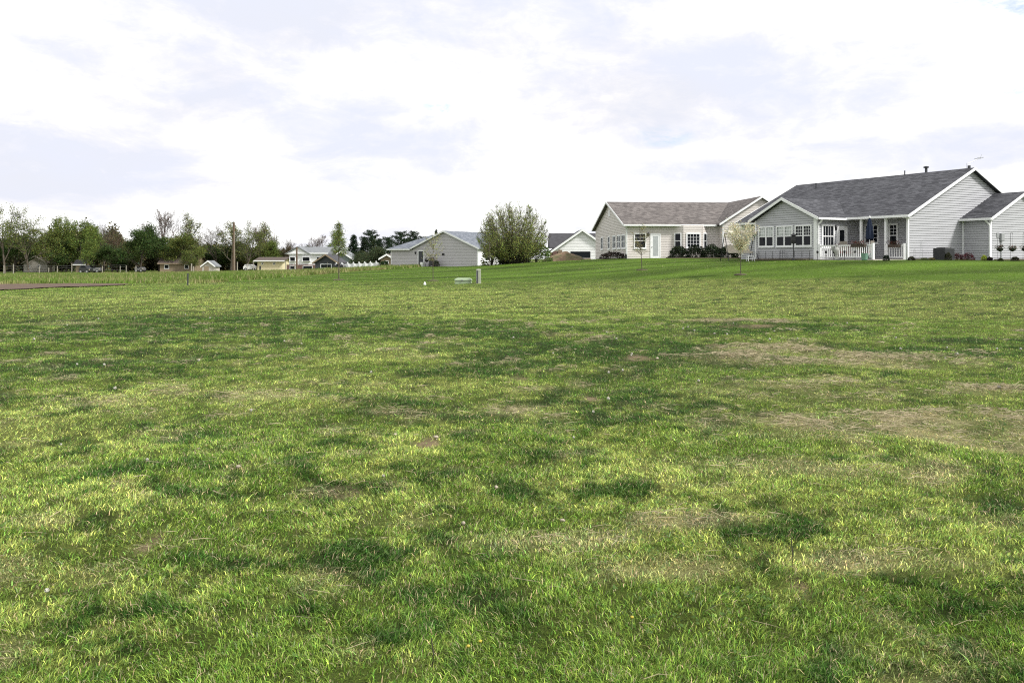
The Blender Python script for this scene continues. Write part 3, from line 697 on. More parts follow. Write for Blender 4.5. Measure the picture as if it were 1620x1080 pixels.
def railing(p0, p1, name, z0=.1, z1=.98, step=.15):
    rl = MB(); a = Vector((*p0, 0)); b = Vector((*p1, 0)); d_ = b - a; n_ = max(2, int(d_.length / step))
    rl.bar(a + Vector((0, 0, z1 - .03)), b + Vector((0, 0, z1 - .03)), .08, .07); rl.bar(a + Vector((0, 0, z0 + .12)), b + Vector((0, 0, z0 + .12)), .05, .07)
    for k in range(1, n_):
        q = a + d_ * k / n_; rl.bar(q + Vector((0, 0, z0 + .15)), q + Vector((0, 0, z1 - .06)), .04, .04, (1, 0, 0))
    r_ = rl.build(name, WHITE, H1)
    for q in (a, b):
        MB().box(q.x - .06, q.x + .06, q.y - .06, q.y + .06, z0 - .1, z1 + .09).build('post', WHITE, r_)
railing((-2.68, 4.32), (-2.68, .40), 'railing'); railing((-.13, 1.34), (-.13, .16), 'railing')
MB().box(-2.66, -2.63, .46, 4.2, -.3, .115).build('deck_skirt', WHITE, H1)
# garage wing on the right
wx0, wx1, wy = 5.4, 12.1, -1.82
wcx = (wx0 + wx1) / 2; wz = 4.42; wsl = .472
wl = MB(); ww = wz - wsl * (wcx - wx0) - .16
wl.siding((0, wy, 0), (1, 0, 0), (0, -1, 0), [(wx0 + .09, .02), (wx1 - .05, .02), (wx1 - .05, ww), (wcx, wz - .17), (wx0 + .09, ww)])
wl.prism([(wx0, wy + .003, -.4), (wx1, wy + .003, -.4), (wx1, wy + .003, ww), (wcx, wy + .003, wz - .17), (wx0, wy + .003, ww)], (0, .12, 0))
wl.siding((wx0, 0, 0), (0, 1, 0), (-1, 0, 0), [(wy + .1, .02), (-.03, .02), (-.03, ww), (wy + .1, ww)]); wl.box(wx0 + .003, wx0 + .12, wy + .123, 0, -.4, ww); wl.box(wx1 - .12, wx1, wy + .123, 0, -.4, ww)
wl.build('wing_wall', SID_G, H1)
rf = MB(); gable_roof(rf, 'y', wcx, wcx - wx0 + .36, wz, wsl, wy - .3, -.005); rf.build('wing_roof', SHG_Y, H1)
tr = MB(); rake(tr, 'y', wcx, wcx - wx0 + .37, wz, wsl, wy - .305, -1); tr.each('rake_board', WHITE, H1)
tr = MB().box(wx0 - .03, wx0 + .1, wy - .03, wy + .1, 0, ww - .03); tr.each('corner_board', WHITE, H1)
wez = wz - wsl * (wcx - wx0 + .36)
MB().box(wx0 - .48, wx0 - .362, wy - .3, -.03, wez - .15, wez - .01).build('gutter', WHITE, H1)
ds = MB(); downspout(ds, [(wx0 - .42, wy + .1, wez - .14), (wx0 - .1, wy - .0, wez - .45), (wx0 - .08, wy, .05)]); ds.build('downspout', WHITE, H1)
ds = MB(); downspout(ds, [(wx0 - .08, -.09, wez - .1), (wx0 - .08, -.09, .05)], .07); ds.build('downspout', WHITE, H1)
MB().box(wx0 + .9, wx0 + 1.2, wy - .16, wy - .025, 1.25, 1.72).bar((wx0 + 1.0, wy - .06, 1.25), (wx0 + 1.0, wy - .06, .0), .07, .05).box(wx0 + .55, wx0 + .75, wy - .07, wy - .025, 1.45, 1.75).build('electric_meter', GREYM, H1)
# things on the roof
def vent(x, y, h, r, cap):
    z = zr - sl * abs(x - hw); m = MB(); m.tube([(x, y, z - .2), (x, y, z + h)], r, 8)
    if cap: m.lathe([(r, 0), (r * 2.1, .02), (r * 2.1, .10), (r * .6, .14)], (x, y, z + h - .04), 10)
    return m.build('roof_vent', DARKP, H1)
vent(hw + .3, 3.3, .50, .085, True); vent(hw - .15, 4.6, .32, .04, False); vent(hw - 1.1, 11.4, .42, .055, False); vent(hw + .1, .15, .22, .09, False)
an = MB(); an.tube([(hw + .1, 0.3, zr), (hw + .1, .3, zr + .35)], .018, 6); an.tube([(hw + .1, .3, zr + .3), (hw + 1.35, .1, zr + .75)], .014, 6)
for k, (q, l_) in enumerate([(1.0, .25), (1.15, .3), (1.3, .22)]): an.tube([(hw + q, .15 - l_, zr + .33 + .33 * q), (hw + q, .15 + l_, zr + .33 + .33 * q)], .01, 5); 
an.tube([(hw + 1.2, .12, zr + .70), (hw + 1.38, .1, zr + .95)], .012, 5)
an.build('antenna', GREYM, H1)

# ---- tan house in the middle
H2 = empty('ranch_house', (10.1, 72.6, 1.5), R(4.9), 'tan sided ranch house with brown shingle roof and a bay window above round shrubs', 'house')
e2, r2, hd = 3.06, 5.55, 7.25; s2 = (r2 - e2) / (hd + .38); LX = 15.3
wl = MB(); wt = r2 - s2 * hd - .16
wl.siding((0, 0, 0), (1, 0, 0), (0, -1, 0), [(.09, .02), (8.4, .02), (8.4, wt - .05), (.09, wt - .05)], groove=.026); wl.box(0.003, 8.4, .003, .13, -.4, wt)
wl.siding((0, 0, 0), (0, 1, 0), (-1, 0, 0), [(.09, .02), (2 * hd - .09, .02), (2 * hd - .09, wt), (hd, r2 - .17), (.09, wt)], groove=.026)
wl.prism([(.003, .13, -.4), (.003, 2 * hd, -.4), (.003, 2 * hd, wt), (.003, hd, r2 - .17), (.003, .13, wt)], (.12, 0, 0))
wl.box(.12, LX, 2 * hd - .12, 2 * hd, -.4, wt); wl.box(LX - .12, LX, .0, 2 * hd - .12, -.4, wt); wl.box(.2, 14, 3.0, 3.1, 0, 2.6)
# bay
bay = [(4.2, 0), (4.95, -.62), (6.68, -.62), (7.3, 0)]
for (a, b) in zip(bay[:-1], bay[1:]):
    A_ = Vector((*a, 0)); B_ = Vector((*b, 0)); dd = (B_ - A_); ln = dd.length; dd.normalize(); nn = Vector((dd.y, -dd.x, 0))
    wl.siding(A_, dd, nn, [(.0, .02), (ln, .02), (ln, wt - .06), (0, wt - .06)], groove=.026); wl.prism([A_ + nn * -.003, B_ + nn * -.003, B_ - nn * .08, A_ - nn * .08], (0, 0, wt - .05))
# protruding wing
q0, q1, qy, qz, qs = 8.4, 15.3, -1.0, 5.56, .64; qc = (q0 + q1) / 2; qw = qz - qs * (qc - q0) - .17
wl.siding((0, qy, 0), (1, 0, 0), (0, -1, 0), [(q0 + .09, .02), (q1 - .05, .02), (q1 - .05, qw), (qc, qz - .18), (q0 + .09, qw)], groove=.026)
wl.prism([(q0, qy + .003, -.4), (q1, qy + .003, -.4), (q1, qy + .003, qw), (qc, qy + .003, qz - .18), (q0, qy + .003, qw)], (0, .12, 0))
wl.siding((q0, 0, 0), (0, 1, 0), (-1, 0, 0), [(qy + .09, .02), (-.02, .02), (-.02, qw), (qy + .09, qw)]); wl.box(q0 + .003, q0 + .12, qy + .123, 0, -.4, qw)
wl.build('wall', SID_T, H2)
rf = MB(); gable_roof(rf, 'x', hd, hd + .38, r2, s2, -.35, LX + .3); rf.build('roof', SHB_X, H2)
rf = MB(); gable_roof(rf, 'y', qc, qc - q0 + .40, qz, qs, qy - .33, hd); rf.build('wing_roof', SHB_Y, H2)
tr = MB(); rake(tr, 'x', hd, hd + .39, r2, s2, -.355, -1); rake(tr, 'y', qc, qc - q0 + .41, qz, qs, qy - .335, -1)
tr.box(-.03, .09, -.03, .09, 0, wt - .04); tr.box(q0 - .03, q0 + .09, qy - .03, qy + .09, 0, qw - .03); tr.each('trim_board', WHITE, H2)
MB().box(-.35, 8.05, -.51, -.385, e2 - .15, e2 - .01).build('gutter', WHITE, H2)
MB().box(-.34, 8.4, -.38, 0, e2 - .20, e2 - .165).build('soffit', WHITE, H2)
ds = MB(); downspout(ds, [(-.15, -.42, e2 - .14), (.03, -.08, e2 - .45), (.03, -.08, .1)], .07); ds.build('downspout', WHITE, H2)
window(H2, 'y', -.02, .66, 1.78, .93, 2.30, -1, 2, 2, True, 1, trim=.1)
window(H2, 'y', -.645, 5.2, 6.5, .98, 2.30, -1, 4, 4, False, 1, trim=.11)
for (A0, B0, nm) in [((4.2, 0), (4.95, -.62), 1), ((7.3, 0), (6.68, -.62), 2)]:
    A_ = Vector((*A0, 0)); B_ = Vector((*B0, 0)); mdl = (A_ + B_) / 2; dd = (B_ - A_).normalized(); nn = Vector((dd.y, -dd.x, 0)) if nm == 1 else Vector((-dd.y, dd.x, 0))
    fr = MB(); pn = MB()
    for sg in (-1, 1): fr.bar(mdl + dd * sg * .29 + nn * .05 + Vector((0, 0, .93)), mdl + dd * sg * .29 + nn * .05 + Vector((0, 0, 2.3)), .08, .08, (0, 1, 0))
    for zz in (.93, 1.6, 2.27): fr.bar(mdl - dd * .25 + nn * .05 + Vector((0, 0, zz)), mdl + dd * .25 + nn * .05 + Vector((0, 0, zz)), .07, .07)
    pn.bar(mdl + nn * .03 + Vector((0, 0, .96)), mdl + nn * .03 + Vector((0, 0, 2.25)), .5, .03, nn)
    f = fr.build('window', WHITE, H2); pn.build('pane', GLASS, f)
dr = MB(); frame_rect(dr, 'y', -.025, 2.14, 3.08, .05, 2.25, .09, -.06, 0); frame_rect(dr, 'y', -.025, 2.232, 2.988, .12, 2.158, .14, -.045, -.002)
d = dr.build('door', WHITE, H2); MB().box(2.373, 2.847, -.055, -.035, .262, 2.016).build('pane', BLIND, d); MB().tube([(2.29, -.13, 1.08), (2.29, -.07, 1.08)], .035, 8).build('handle', GREYM, d)
lm = MB(); lm.lathe([(.03, 0), (.09, .06), (.10, .24), (.06, .32), (.01, .38)], (1.95, -.13, 2.0), 8); lm.box(1.92, 1.98, -.1, -.025, 2.1, 2.25); lm.build('wall_lamp', BLACK, H2)
MB().box(2.0, 3.2, -.6, -.026, -.3, .06).build('door_step', CONC, H2)
for (a, b, u) in [(.12, 1.72, 2), (2.1, 3.55, 2), (4.1, 5.6, 2), (6.75, 7.75, 1), (10.2, 11.3, 1)]:
    window(H2, 'x', -.02, a, b, .93, 2.22, -1, 0, 0, True, u, trim=.12)
MB().box(-.06, -.024, hd - .3, hd + .3, 4.1, 4.7).build('gable_vent', WHITE, H2)

# ---- pale grey house left of the round tree
H4 = empty('low_house', (-4.49, 108.0, .42), R(-30.1), 'pale grey low house with slate roof and one dark door, left of the many-stemmed tree', 'house')
wl = MB(); gz4, s4, c4, hw4 = 4.85, .42, -5.3, 5.3; gw = gz4 - s4 * hw4 - .15
wl.siding((0, 0, 0), (1, 0, 0), (0, -1, 0), [(-14.3, -.2), (-.1, -.2), (-.1, gw), (c4, gz4 - .17), (-10.55, gw), (-14.3, gw)] if False else [(-10.6, -.2), (-.1, -.2), (-.1, gw), (c4, gz4 - .17), (-10.6, gw)], lap=.2, out=.05, groove=.04)
wl.siding((0, 0, 0), (1, 0, 0), (0, -1, 0), [(-14.3, -.2), (-10.6, -.2), (-10.6, gw - .1), (-14.3, gw - .1)], lap=.2, out=.05, groove=.04)
wl.prism([(-14.4, .003, -.6), (0, .003, -.6), (0, .003, gw), (c4, .003, gz4 - .17), (-10.6, .003, gw), (-10.6, .003, gw - .1), (-14.4, .003, gw - .1)], (0, .15, 0))
wl.box(-14.4, -14.25, .153, 9, -.6, gw - .12); wl.box(-14.25, 0, 8.9, 9, -.6, gw - .12)
w4 = wl.build('wall', SID_P, H4)
wl = MB(); wl.siding((0, 0, 0), (0, 1, 0), (1, 0, 0), [(.1, -.2), (11.9, -.2), (11.9, gw - .05), (.1, gw - .05)], lap=.2, out=.05, groove=.04); wl.box(-.12, -.003, .153, 12, -.6, gw - .02)
wl.build('sunlit_side_wall', SID_W, H4)  # whiter siding than the gable paints in the sun on this side
rf = MB(); gable_roof(rf, 'y', c4, hw4 + .4, gz4, s4, -.35, 12.3); rf.build('roof', SHS_Y, H4)
# hipped left part, its ridge parallel to the lawn
hz = gz4 - .42; he = gw - .02
rf = MB(); P = [(-14.8, -.42, he), (-10.75, -.42, he), (-5.3, 4.4, hz), (-10.6, 4.4, hz)]
rf.add([(*p[:2], p[2]) for p in P] + [(-14.8, 9.3, he), (-5.3, 9.3, he)] + [(p[0], p[1], he - .12) for p in [P[0], P[1]]] + [(-14.8, 9.3, he - .12), (-5.3, 9.3, he - .12)],
       [(0, 1, 2, 3), (0, 3, 4), (3, 2, 5, 4), (0, 6, 7, 1), (4, 8, 6, 0), (5, 9, 8, 4), (6, 8, 9, 7)]); rf.build('hipped_roof', SHS_X, H4)
tr = MB(); rake(tr, 'y', c4, hw4 + .41, gz4, s4, -.355, -1, th=.22); tr.box(-14.85, -10.9, -.5, -.423, he - .2, he - .02); tr.box(-14.43, -14.3, -.03, .1, -.2, gw - .12); tr.box(-.1, .03, -.03, .1, -.2, gw - .05); tr.each('trim_board', WHITE, H4)
dr = MB().box(-9.6, -8.75, -.06, -.023, -.05, 2.1); d = dr.build('door', DARKP, H4); fr = MB(); frame_rect(fr, 'y', -.023, -9.72, -8.63, -.06, 2.22, .115, -.075, 0); fr.build('door_frame', WHITE, d)
MB().box(-5.7, -5.3, -.07, -.023, 1.5, 1.8).build('vent_grille', BLACK, H4); lm = MB(); lm.lathe([(.03, 0), (.1, .06), (.1, .26), (.02, .36)], (-10.1, -.12, 1.7), 8); lm.build('wall_lamp', BLACK, H4)
window(H4, 'x', .02, 1.6, 3.0, .75, 1.95, 1, 2, 2, True, 1, trim=.12); window(H4, 'x', .02, 5.0, 6.6, .75, 1.95, 1, 2, 2, True, 2, trim=.12); window(H4, 'x', .02, 8.6, 9.6, .75, 1.95, 1, 0, 0, True, 1, trim=.12)

# ---- white house with a steep black roof
x3, y3 = (921 - HX) / F * 110, 110
H3 = empty('white_house', (x3, y3, .25), 0, 'white house with steep black roof and one wide black window', 'house')
wl = MB(); a3 = 5.2; k3 = .70; hw3 = 4.4
wl.siding((0, 0, 0), (1, 0, 0), (0, -1, 0), [(-hw3, 0), (hw3, 0), (hw3, a3 - k3 * hw3), (0, a3 - .1), (-hw3, a3 - k3 * hw3)], lap=.2, out=.05, groove=.04)
wl.prism([(-hw3, .003, -.3), (hw3, .003, -.3), (hw3, .003, a3 - k3 * hw3), (0, .003, a3 - .1), (-hw3, .003, a3 - k3 * hw3)], (0, 8, 0)); wl.build('wall', SID_W, H3)
rf = MB(); gable_roof(rf, 'y', 0, hw3 + .4, a3, k3, -.4, 8.3); rf.build('roof', ROOFD, H3)
tr = MB(); rake(tr, 'y', 0, hw3 + .42, a3, k3, -.405, -1, th=.3); tr.each('rake_board', WHITE, H3)
pr = MB().prism([(-4.3, .9, 2.7), (-4.3, 4.2, 4.78), (-4.3, 7.5, 2.7)], (8, 0, 0)); pr.build('cross_roof', ROOFD, H3)
tr = MB(); wn3 = MB(); frame_rect(tr, 'y', -.023, -1.55, 1.1, 1.35, 2.2, .06, -.08, 0); f = tr.build('window', DARKP, H3); MB().box(-1.48, 1.03, -.06, -.024, 1.42, 2.13).build('pane', GLASS, f)
MB().box(-1.6, 1.15, -.2, -.024, 1.15, 1.28).build('window_box', TANW, H3)

# ---- distant buildings across the field
def simple_house(name, px, Y, w, d, wall_h, roof_h, rot, wmat, rmat, label, cat='house', ridge='x', wins=(), base=None, over=.4, doors=(), chim=None, fas=None):
    x = (px - HX) / F * Y; z = gz(x, Y) if base is None else base
    r_ = empty(name, (x, Y, z), R(rot), label, cat)
    m = MB(); m.box(-w / 2, w / 2, 0, d, -1, wall_h)
    if ridge == 'x':
        for sx in (-w / 2, w / 2 - .1): m.prism([(sx, 0, wall_h), (sx, d, wall_h), (sx, d / 2, wall_h + roof_h - .05)], (.1, 0, 0))
    else:
        for sy in (0, d - .1): m.prism([(-w / 2, sy, wall_h), (w / 2, sy, wall_h), (0, sy, wall_h + roof_h - .05)], (0, .1, 0))
    m.build('wall', wmat, r_)
    rf = MB()
    if ridge == 'x': gable_roof(rf, 'x', d / 2, d / 2 + over, wall_h + roof_h + .1, roof_h / (d / 2), -w / 2 - over, w / 2 + over, .2)
    else: gable_roof(rf, 'y', 0, w / 2 + over, wall_h + roof_h + .1, roof_h / (w / 2), -over, d + over, .2)
    rr_ = rf.build('roof', rmat, r_)
    tr = MB()
    if ridge == 'x': tr.box(-w / 2 - over, w / 2 + over, -over - .08, -over, wall_h + .1 - roof_h / (d / 2) * over - .22, wall_h + .1 - roof_h / (d / 2) * over)
    else: rake(tr, 'y', 0, w / 2 + over, wall_h + roof_h + .1, roof_h / (w / 2), -over - .01, -1, .28, .06)
    tr.each('fascia', fas or WHITE, r_)
    for (a, b, c_, e) in wins:
        fr = MB(); frame_rect(fr, 'y', 0, a, b, c_, e, .1, -.07, -.003); f = fr.build('window', WHITE, r_); MB().box(a + .1, b - .1, -.035, -.003, c_ + .1, e - .1).build('pane', GLASS, f)
    for (a, b, c_, e, mt) in doors: MB().box(a, b, -.05, -.004, c_, e).build('door', mt, r_)
    if chim: MB().box(chim[0] - .35, chim[0] + .35, chim[1] - .35, chim[1] + .35, wall_h, chim[2]).build('chimney', BRICK, rr_)
    return r_
simple_house('distant_house', 56, 182, 4.9, 4, 2.1, 1.5, 8, CONC, ROOFB, 'small pale stone-coloured house under the trees, leftmost of all buildings', ridge='y', wins=[(-1.7, -1.1, .9, 1.6), (.5, 1.1, .9, 1.6)], fas=POSTW)
simple_house('garden_shed', 127, 172, 1.9, 2, 1.9, .7, 0, TANW, ROOFD, 'little tan shed beside the black vehicle at the foot of the trees', 'shed', wins=[])
simple_house('distant_house', 280, 172, 7.0, 8, 1.9, 1.9, 4, TANW, ROOFB, 'long brown-roofed house just left of the pale gabled shed', wins=[(-2.6, -1.6, .6, 1.5), (1.5, 2.4, .6, 1.5)], fas=WOODG)
simple_house('garden_shed', 329.5, 166, 2.5, 3, 1.25, .95, 0, CONC, ROOFG, 'pale gabled shed with white edged roof left of the utility pole', 'shed', ridge='y', doors=[(-.8, .1, 0, 1.15, TANW)], over=.25)
simple_house('distant_house', 427, 165, 5.0, 6, 2.15, .55, 0, BEIGE, ROOFB, 'cream flat-looking house with low brown roof', wins=[(-1.7, -1.3, 1.25, 1.75), (.6, 1.1, 1.25, 1.75)], doors=[(-2.1, -1.8, 0, 1.0, DARKP)], over=.6)
r_ = simple_house('split_level_house', 487, 152, 6.9, 8, 3.25, .001, 0, SID_W, ROOFG, 'white two-storey split-level house with grey roof and dark lower floor', base=gz(-37.8, 152), ridge='x')
# replace its flat slab by a real left-hand gable plus long slope: gable 3.6 m wide and a ridge running right
m = MB(); m.box(-3.9, 3.9, -.12, -.004, -.5, 1.15); m.build('lower_wall', BRICK, r_)
m = MB(); m.prism([(-3.75, -.3, 3.2), (.1, -.3, 3.2), (-1.8, -.3, 4.35)], (0, 1.2, 0)); m.build('gable_wall', SID_W, r_)
m = MB(); gable_roof(m, 'y', -1.8, 2.3, 4.55, .58, -.6, 4.2, .15); m.build('gable_roof', ROOFG, r_)
m = MB(); m.prism([(-3.4, -.5, 3.15), (-3.4, 4, 4.5), (-3.4, 8.4, 3.15)], (7.2, 0, 0)); m.build('main_roof', ROOFG, r_)
for (a, b) in [(-3.3, -2.2), (-1.0, .5), (1.6, 2.5), (3.0, 3.4)]:
    fr = MB(); frame_rect(fr, 'y', 0, a, b, 1.75, 2.6, .08, -.42 if a < 0 else -.08, -.003); f = fr.build('window', WHITE, r_); MB().box(a + .08, b - .08, -.05, -.003, 1.83, 2.52).build('pane', GLASS, f)
for (a, b) in [(-3.3, -2.2), (-.9, .9)]:
    fr = MB(); frame_rect(fr, 'y', -.12, a, b, .25, .95, .07, -.06, -.003); f = fr.build('window', WHITE, r_); MB().box(a + .07, b - .07, -.155, -.123, .32, .88).build('pane', GLASS, f)
simple_house('open_shelter', 516, 140, 3.9, 4, 1.55, 1.25, -8, DARKP, ROOFD, 'small building with steep black roof between the split-level and the slate-green house', 'shelter', ridge='y', wins=[(-1.0, 1.0, .4, 1.2)], fas=WOODG)
simple_house('distant_house', 540, 150, 4.6, 7, 1.95, 1.5, 0, TEAL, ROOFG, 'slate-green gabled house behind the white fence and the young green tree', ridge='y', wins=[(-1.6, -.9, .6, 1.4)], over=.45)
simple_house('distant_house', 612, 128, 1.9, 5, 1.7, .55, 0, TANW, ROOFB, 'small brown house showing beside the left end of the pale grey house', ridge='y', wins=[(-.4, .3, .5, 1.3)], over=.3)

# ------------------------------------------------------------------ trees and plants
def seg_mesh(name, segs, mat_, n=4):
    S_ = np.array([[*a, *b, r0, r1] for a, b, r0, r1 in segs], float)
    p0 = S_[:, :3]; p1 = S_[:, 3:6]; d = p1 - p0; d /= np.linalg.norm(d, axis=1)[:, None] + 1e-9
    ref = np.where(np.abs(d[:, 2:3]) > .9, [[1., 0, 0]], [[0, 0, 1.]]); u = np.cross(d, ref); u /= np.linalg.norm(u, axis=1)[:, None]; v = np.cross(d, u)
    V = []
    for P, rr_ in ((p0, S_[:, 6]), (p1, S_[:, 7])):
        for k in range(n):
            a = 2 * math.pi * k / n; V.append(P + (u * math.cos(a) + v * math.sin(a)) * rr_[:, None])
    V = np.stack(V, 1); m = len(S_); k = np.arange(m)[:, None] * 2 * n
    F_ = np.stack([k + [i, (i + 1) % n, n + (i + 1) % n, n + i] for i in range(n)], 1).reshape(-1)
    return np_mesh(name, V.reshape(-1, 3), F_, np.full(m * n, 4), mat_)
def leaf_mesh(name, P, size, col, seed, aspect=.7, flat=0.0, jit=.34, hue=.15):
    r = np.random.default_rng(seed); n = len(P); P = np.asarray(P)
    d = r.normal(size=(n, 3)); d[:, 2] *= (1 - flat); d /= np.linalg.norm(d, axis=1)[:, None]
    e = np.cross(d, r.normal(size=(n, 3))); e /= np.linalg.norm(e, axis=1)[:, None]
    sz = (size * (0.6 + .8 * r.random(n)))[:, None]
    V = np.stack([P - d * sz * .5, P + e * sz * aspect * .5, P + d * sz * .5, P - e * sz * aspect * .5], 1).reshape(-1, 3)
    cl = fbm(P[:, 0] * .7 + P[:, 2] * .5, P[:, 1] * .7 + P[:, 2] * .4, seed, 3)
    c = np.asarray(col) * np.exp(r.normal(0, jit, n))[:, None] * (.55 + .9 * cl)[:, None] * (1 + r.normal(0, hue, (n, 1)) * [[1, 0, -.5]])
    return np_mesh(name, V, np.arange(n * 4), np.full(n, 4), LEAFM, np.repeat(np.clip(c, 0.003, .9), 4, 0))
def grow(seed, H=13., r0=.28, first=.28, kids=(7, 5, 4), ratio=.55, spread=.75, up=.12, wig=.12, trunks=1, lean=.12, rmin=.018):
    R_ = random.Random(seed); segs = []; tips = []
    def rnd_perp(d):
        v = Vector((R_.gauss(0, 1), R_.gauss(0, 1), R_.gauss(0, 1))); v -= d * v.dot(d); return v.normalized()
    def br(p, d, Ln, r, lvl):
        ns = 5 if lvl == 0 else 3; pts = [(p.copy(), 0., d.copy())]; q = p.copy(); dd = d.copy()
        for i in range(ns):
            dd = (dd + rnd_perp(dd) * wig * R_.random() * (1.0 if lvl else .5) + Vector((0, 0, up if lvl else 0))).normalized()
            a = r * (1 - .75 * i / ns); b = r * (1 - .75 * (i + 1) / ns); nq = q + dd * Ln / ns
            segs.append((tuple(q), tuple(nq), max(a, rmin), max(b, rmin * .7))); q = nq; pts.append((q.copy(), (i + 1) / ns, dd.copy()))
        if lvl >= len(kids): tips.append((q, dd)); tips.append((pts[-2][0], dd)); return
        nk = kids[lvl]
        for k in range(nk):
            t = (first if lvl == 0 else .25) + (1 - (first if lvl == 0 else .25)) * (k + R_.random()) / nk
            i = min(int(t * ns), ns - 1); f = t * ns - i
            P_ = pts[i][0].lerp(pts[i + 1][0], f); base = pts[i + 1][2]
            sp = spread * (.7 + .6 * R_.random()) * (1.15 - .5 * t if lvl == 0 else 1)
            nd = (base * math.cos(sp) + rnd_perp(base) * math.sin(sp)).normalized()
            if nd.z < -.15: nd.z *= -.3; nd.normalize()
            br(P_, nd, Ln * ratio * (1.2 - .55 * t) * (.8 + .4 * R_.random()), max(r * (1 - .7 * t) * .62, rmin), lvl + 1)
    for k in range(trunks):
        a = R_.random() * 6.28; l_ = lean * (R_.random() + .3) * (1 if trunks == 1 else 2.2)
        br(Vector((0, 0, -.2)), Vector((math.cos(a) * l_, math.sin(a) * l_, 1)).normalized(), H * .80 * (1 if k == 0 else .75 + .25 * R_.random()), r0 * (1 if trunks == 1 else .75), 0)
    return segs, tips
def leaves_from(tips, n, sig, seed, lift=0.0):
    r = np.random.default_rng(seed); T = np.array([tuple(t[0]) for t in tips]); D = np.array([tuple(t[1]) for t in tips])
    i = r.integers(0, len(T), n); return T[i] - D[i] * (r.random((n, 1)) * sig * 2.2) + r.normal(0, sig, (n, 3)) * [1, 1, .8] + [0, 0, lift]
def make_tree(name, seed, bark, leafcol, nleaf, lsize, sig=.45, nside=4, loc=(0, 0, 0), label=None, cat='tree', flat=0., **kw):
    segs, tips = grow(seed, **kw)
    t_ = empty(name, loc, 0, label, cat)
    link('trunk', seg_mesh('trunk', segs, bark, nside), t_)
    if nleaf: link('crown', leaf_mesh('crown', leaves_from(tips, nleaf, sig, seed), lsize, leafcol, seed, flat=flat), t_)
    return t_
def make_conifer(name, seed, H, W, kind, col):
    R_ = random.Random(seed); segs = [((0, 0, -.2), (0, 0, H * .5), .22, .13), ((0, 0, H * .5), (0, 0, H), .13, .02)]; P = []
    nw = 26 if kind == 'spruce' else 20
    for w_ in range(nw):
        t = .06 + .92 * w_ / nw; z = H * t
        prof = (1 - t) ** .8 if kind == 'spruce' else (math.sin(min(t * 1.1, 1) * math.pi * .9) * .8 + .22) * (.75 + .5 * R_.random())
        for b in range(7):
            a = R_.random() * 6.28; Ln = W * .5 * prof * (.6 + .6 * R_.random()) + .15; dz = (-.22 if kind == 'spruce' else .25) * Ln + R_.gauss(0, .08)
            e = (math.cos(a) * Ln, math.sin(a) * Ln, z + dz); segs.append(((0, 0, z), e, .03, .012))
            m = int(20 * Ln + 8)
            for k in range(m):
                f = .15 + .88 * R_.random(); wd = .16 + .16 * Ln * (1 - f)
                P.append((e[0] * f + R_.gauss(0, wd), e[1] * f + R_.gauss(0, wd), z + dz * f + R_.gauss(0, .13) - (.12 if kind == 'spruce' else -.05)))
    t_ = empty(name, (0, 0, 0), 0, None, 'tree')
    link('trunk', seg_mesh('trunk', segs, BARKD, 4), t_); link('crown', leaf_mesh('crown', P, .34, col, seed, aspect=.4, jit=.25), t_)
    return t_
PT = {}
def proto(key, H, maker): PT[key] = [maker(), H, False]
G_OLIVE = (.105, .130, .034); G_BRIGHT = (.110, .150, .036); G_DARK = (.045, .075, .022); G_RED = (.095, .078, .045); G_PALE = (.16, .18, .075); G_YELL = (.15, .16, .04); G_TWIG = (.09, .08, .055)
proto('open', 14, lambda: make_tree('deciduous_tree', 11, BARK, G_OLIVE, 3600, .26, .45, H=14, kids=(8, 6, 5), ratio=.60, spread=.75, first=.25))
proto('open2', 13, lambda: make_tree('deciduous_tree', 12, BARK, G_OLIVE, 4600, .25, .5, H=13, kids=(8, 6, 4), ratio=.62, spread=.85, first=.22, trunks=2))
proto('green', 12, lambda: make_tree('deciduous_tree', 13, BARKD, G_BRIGHT, 9000, .28, .55, H=12, kids=(10, 6, 4), ratio=.58, spread=.9, first=.12))
proto('green2', 12, lambda: make_tree('deciduous_tree', 14, BARKD, G_OLIVE, 9000, .28, .6, H=12, kids=(11, 6, 4), ratio=.60, spread=1.0, first=.10))
proto('dark', 12, lambda: make_tree('deciduous_tree', 15, BARKD, G_DARK, 10000, .30, .6, H=12, kids=(11, 6, 4), ratio=.58, spread=.95, first=.10))
proto('red', 10, lambda: make_tree('deciduous_tree', 16, BARKR, G_RED, 5000, .20, .45, H=10, kids=(10, 7, 5), ratio=.55, spread=.9, first=.12))
proto('bare', 13, lambda: make_tree('deciduous_tree', 17, BARKR, G_TWIG, 1500, .16, .4, H=13, kids=(9, 7, 6), ratio=.58, spread=.62, first=.25, up=.2, rmin=.026))
proto('bare2', 12, lambda: make_tree('deciduous_tree', 18, BARK, G_TWIG, 1800, .18, .4, H=12, kids=(9, 7, 6), ratio=.66, spread=.85, first=.2, rmin=.026))
proto('tall', 13, lambda: make_tree('deciduous_tree', 19, BARKL, G_PALE, 3600, .24, .4, H=13, kids=(12, 6, 4), ratio=.40, spread=.6, first=.15, up=.2, rmin=.024))
proto('spruce', 9, lambda: make_conifer('spruce_tree', 21, 9, 5.0, 'spruce', (.018, .034, .018)))
proto('pine', 10, lambda: make_conifer('pine_tree', 22, 10, 6.5, 'pine', (.022, .038, .020)))
proto('round', 5, lambda: make_tree('deciduous_tree', 23, BARKD, (.055, .075, .035), 9000, .20, .40, H=5, r0=.14, kids=(14, 7, 4), ratio=.62, spread=1.25, first=.12, up=.05))
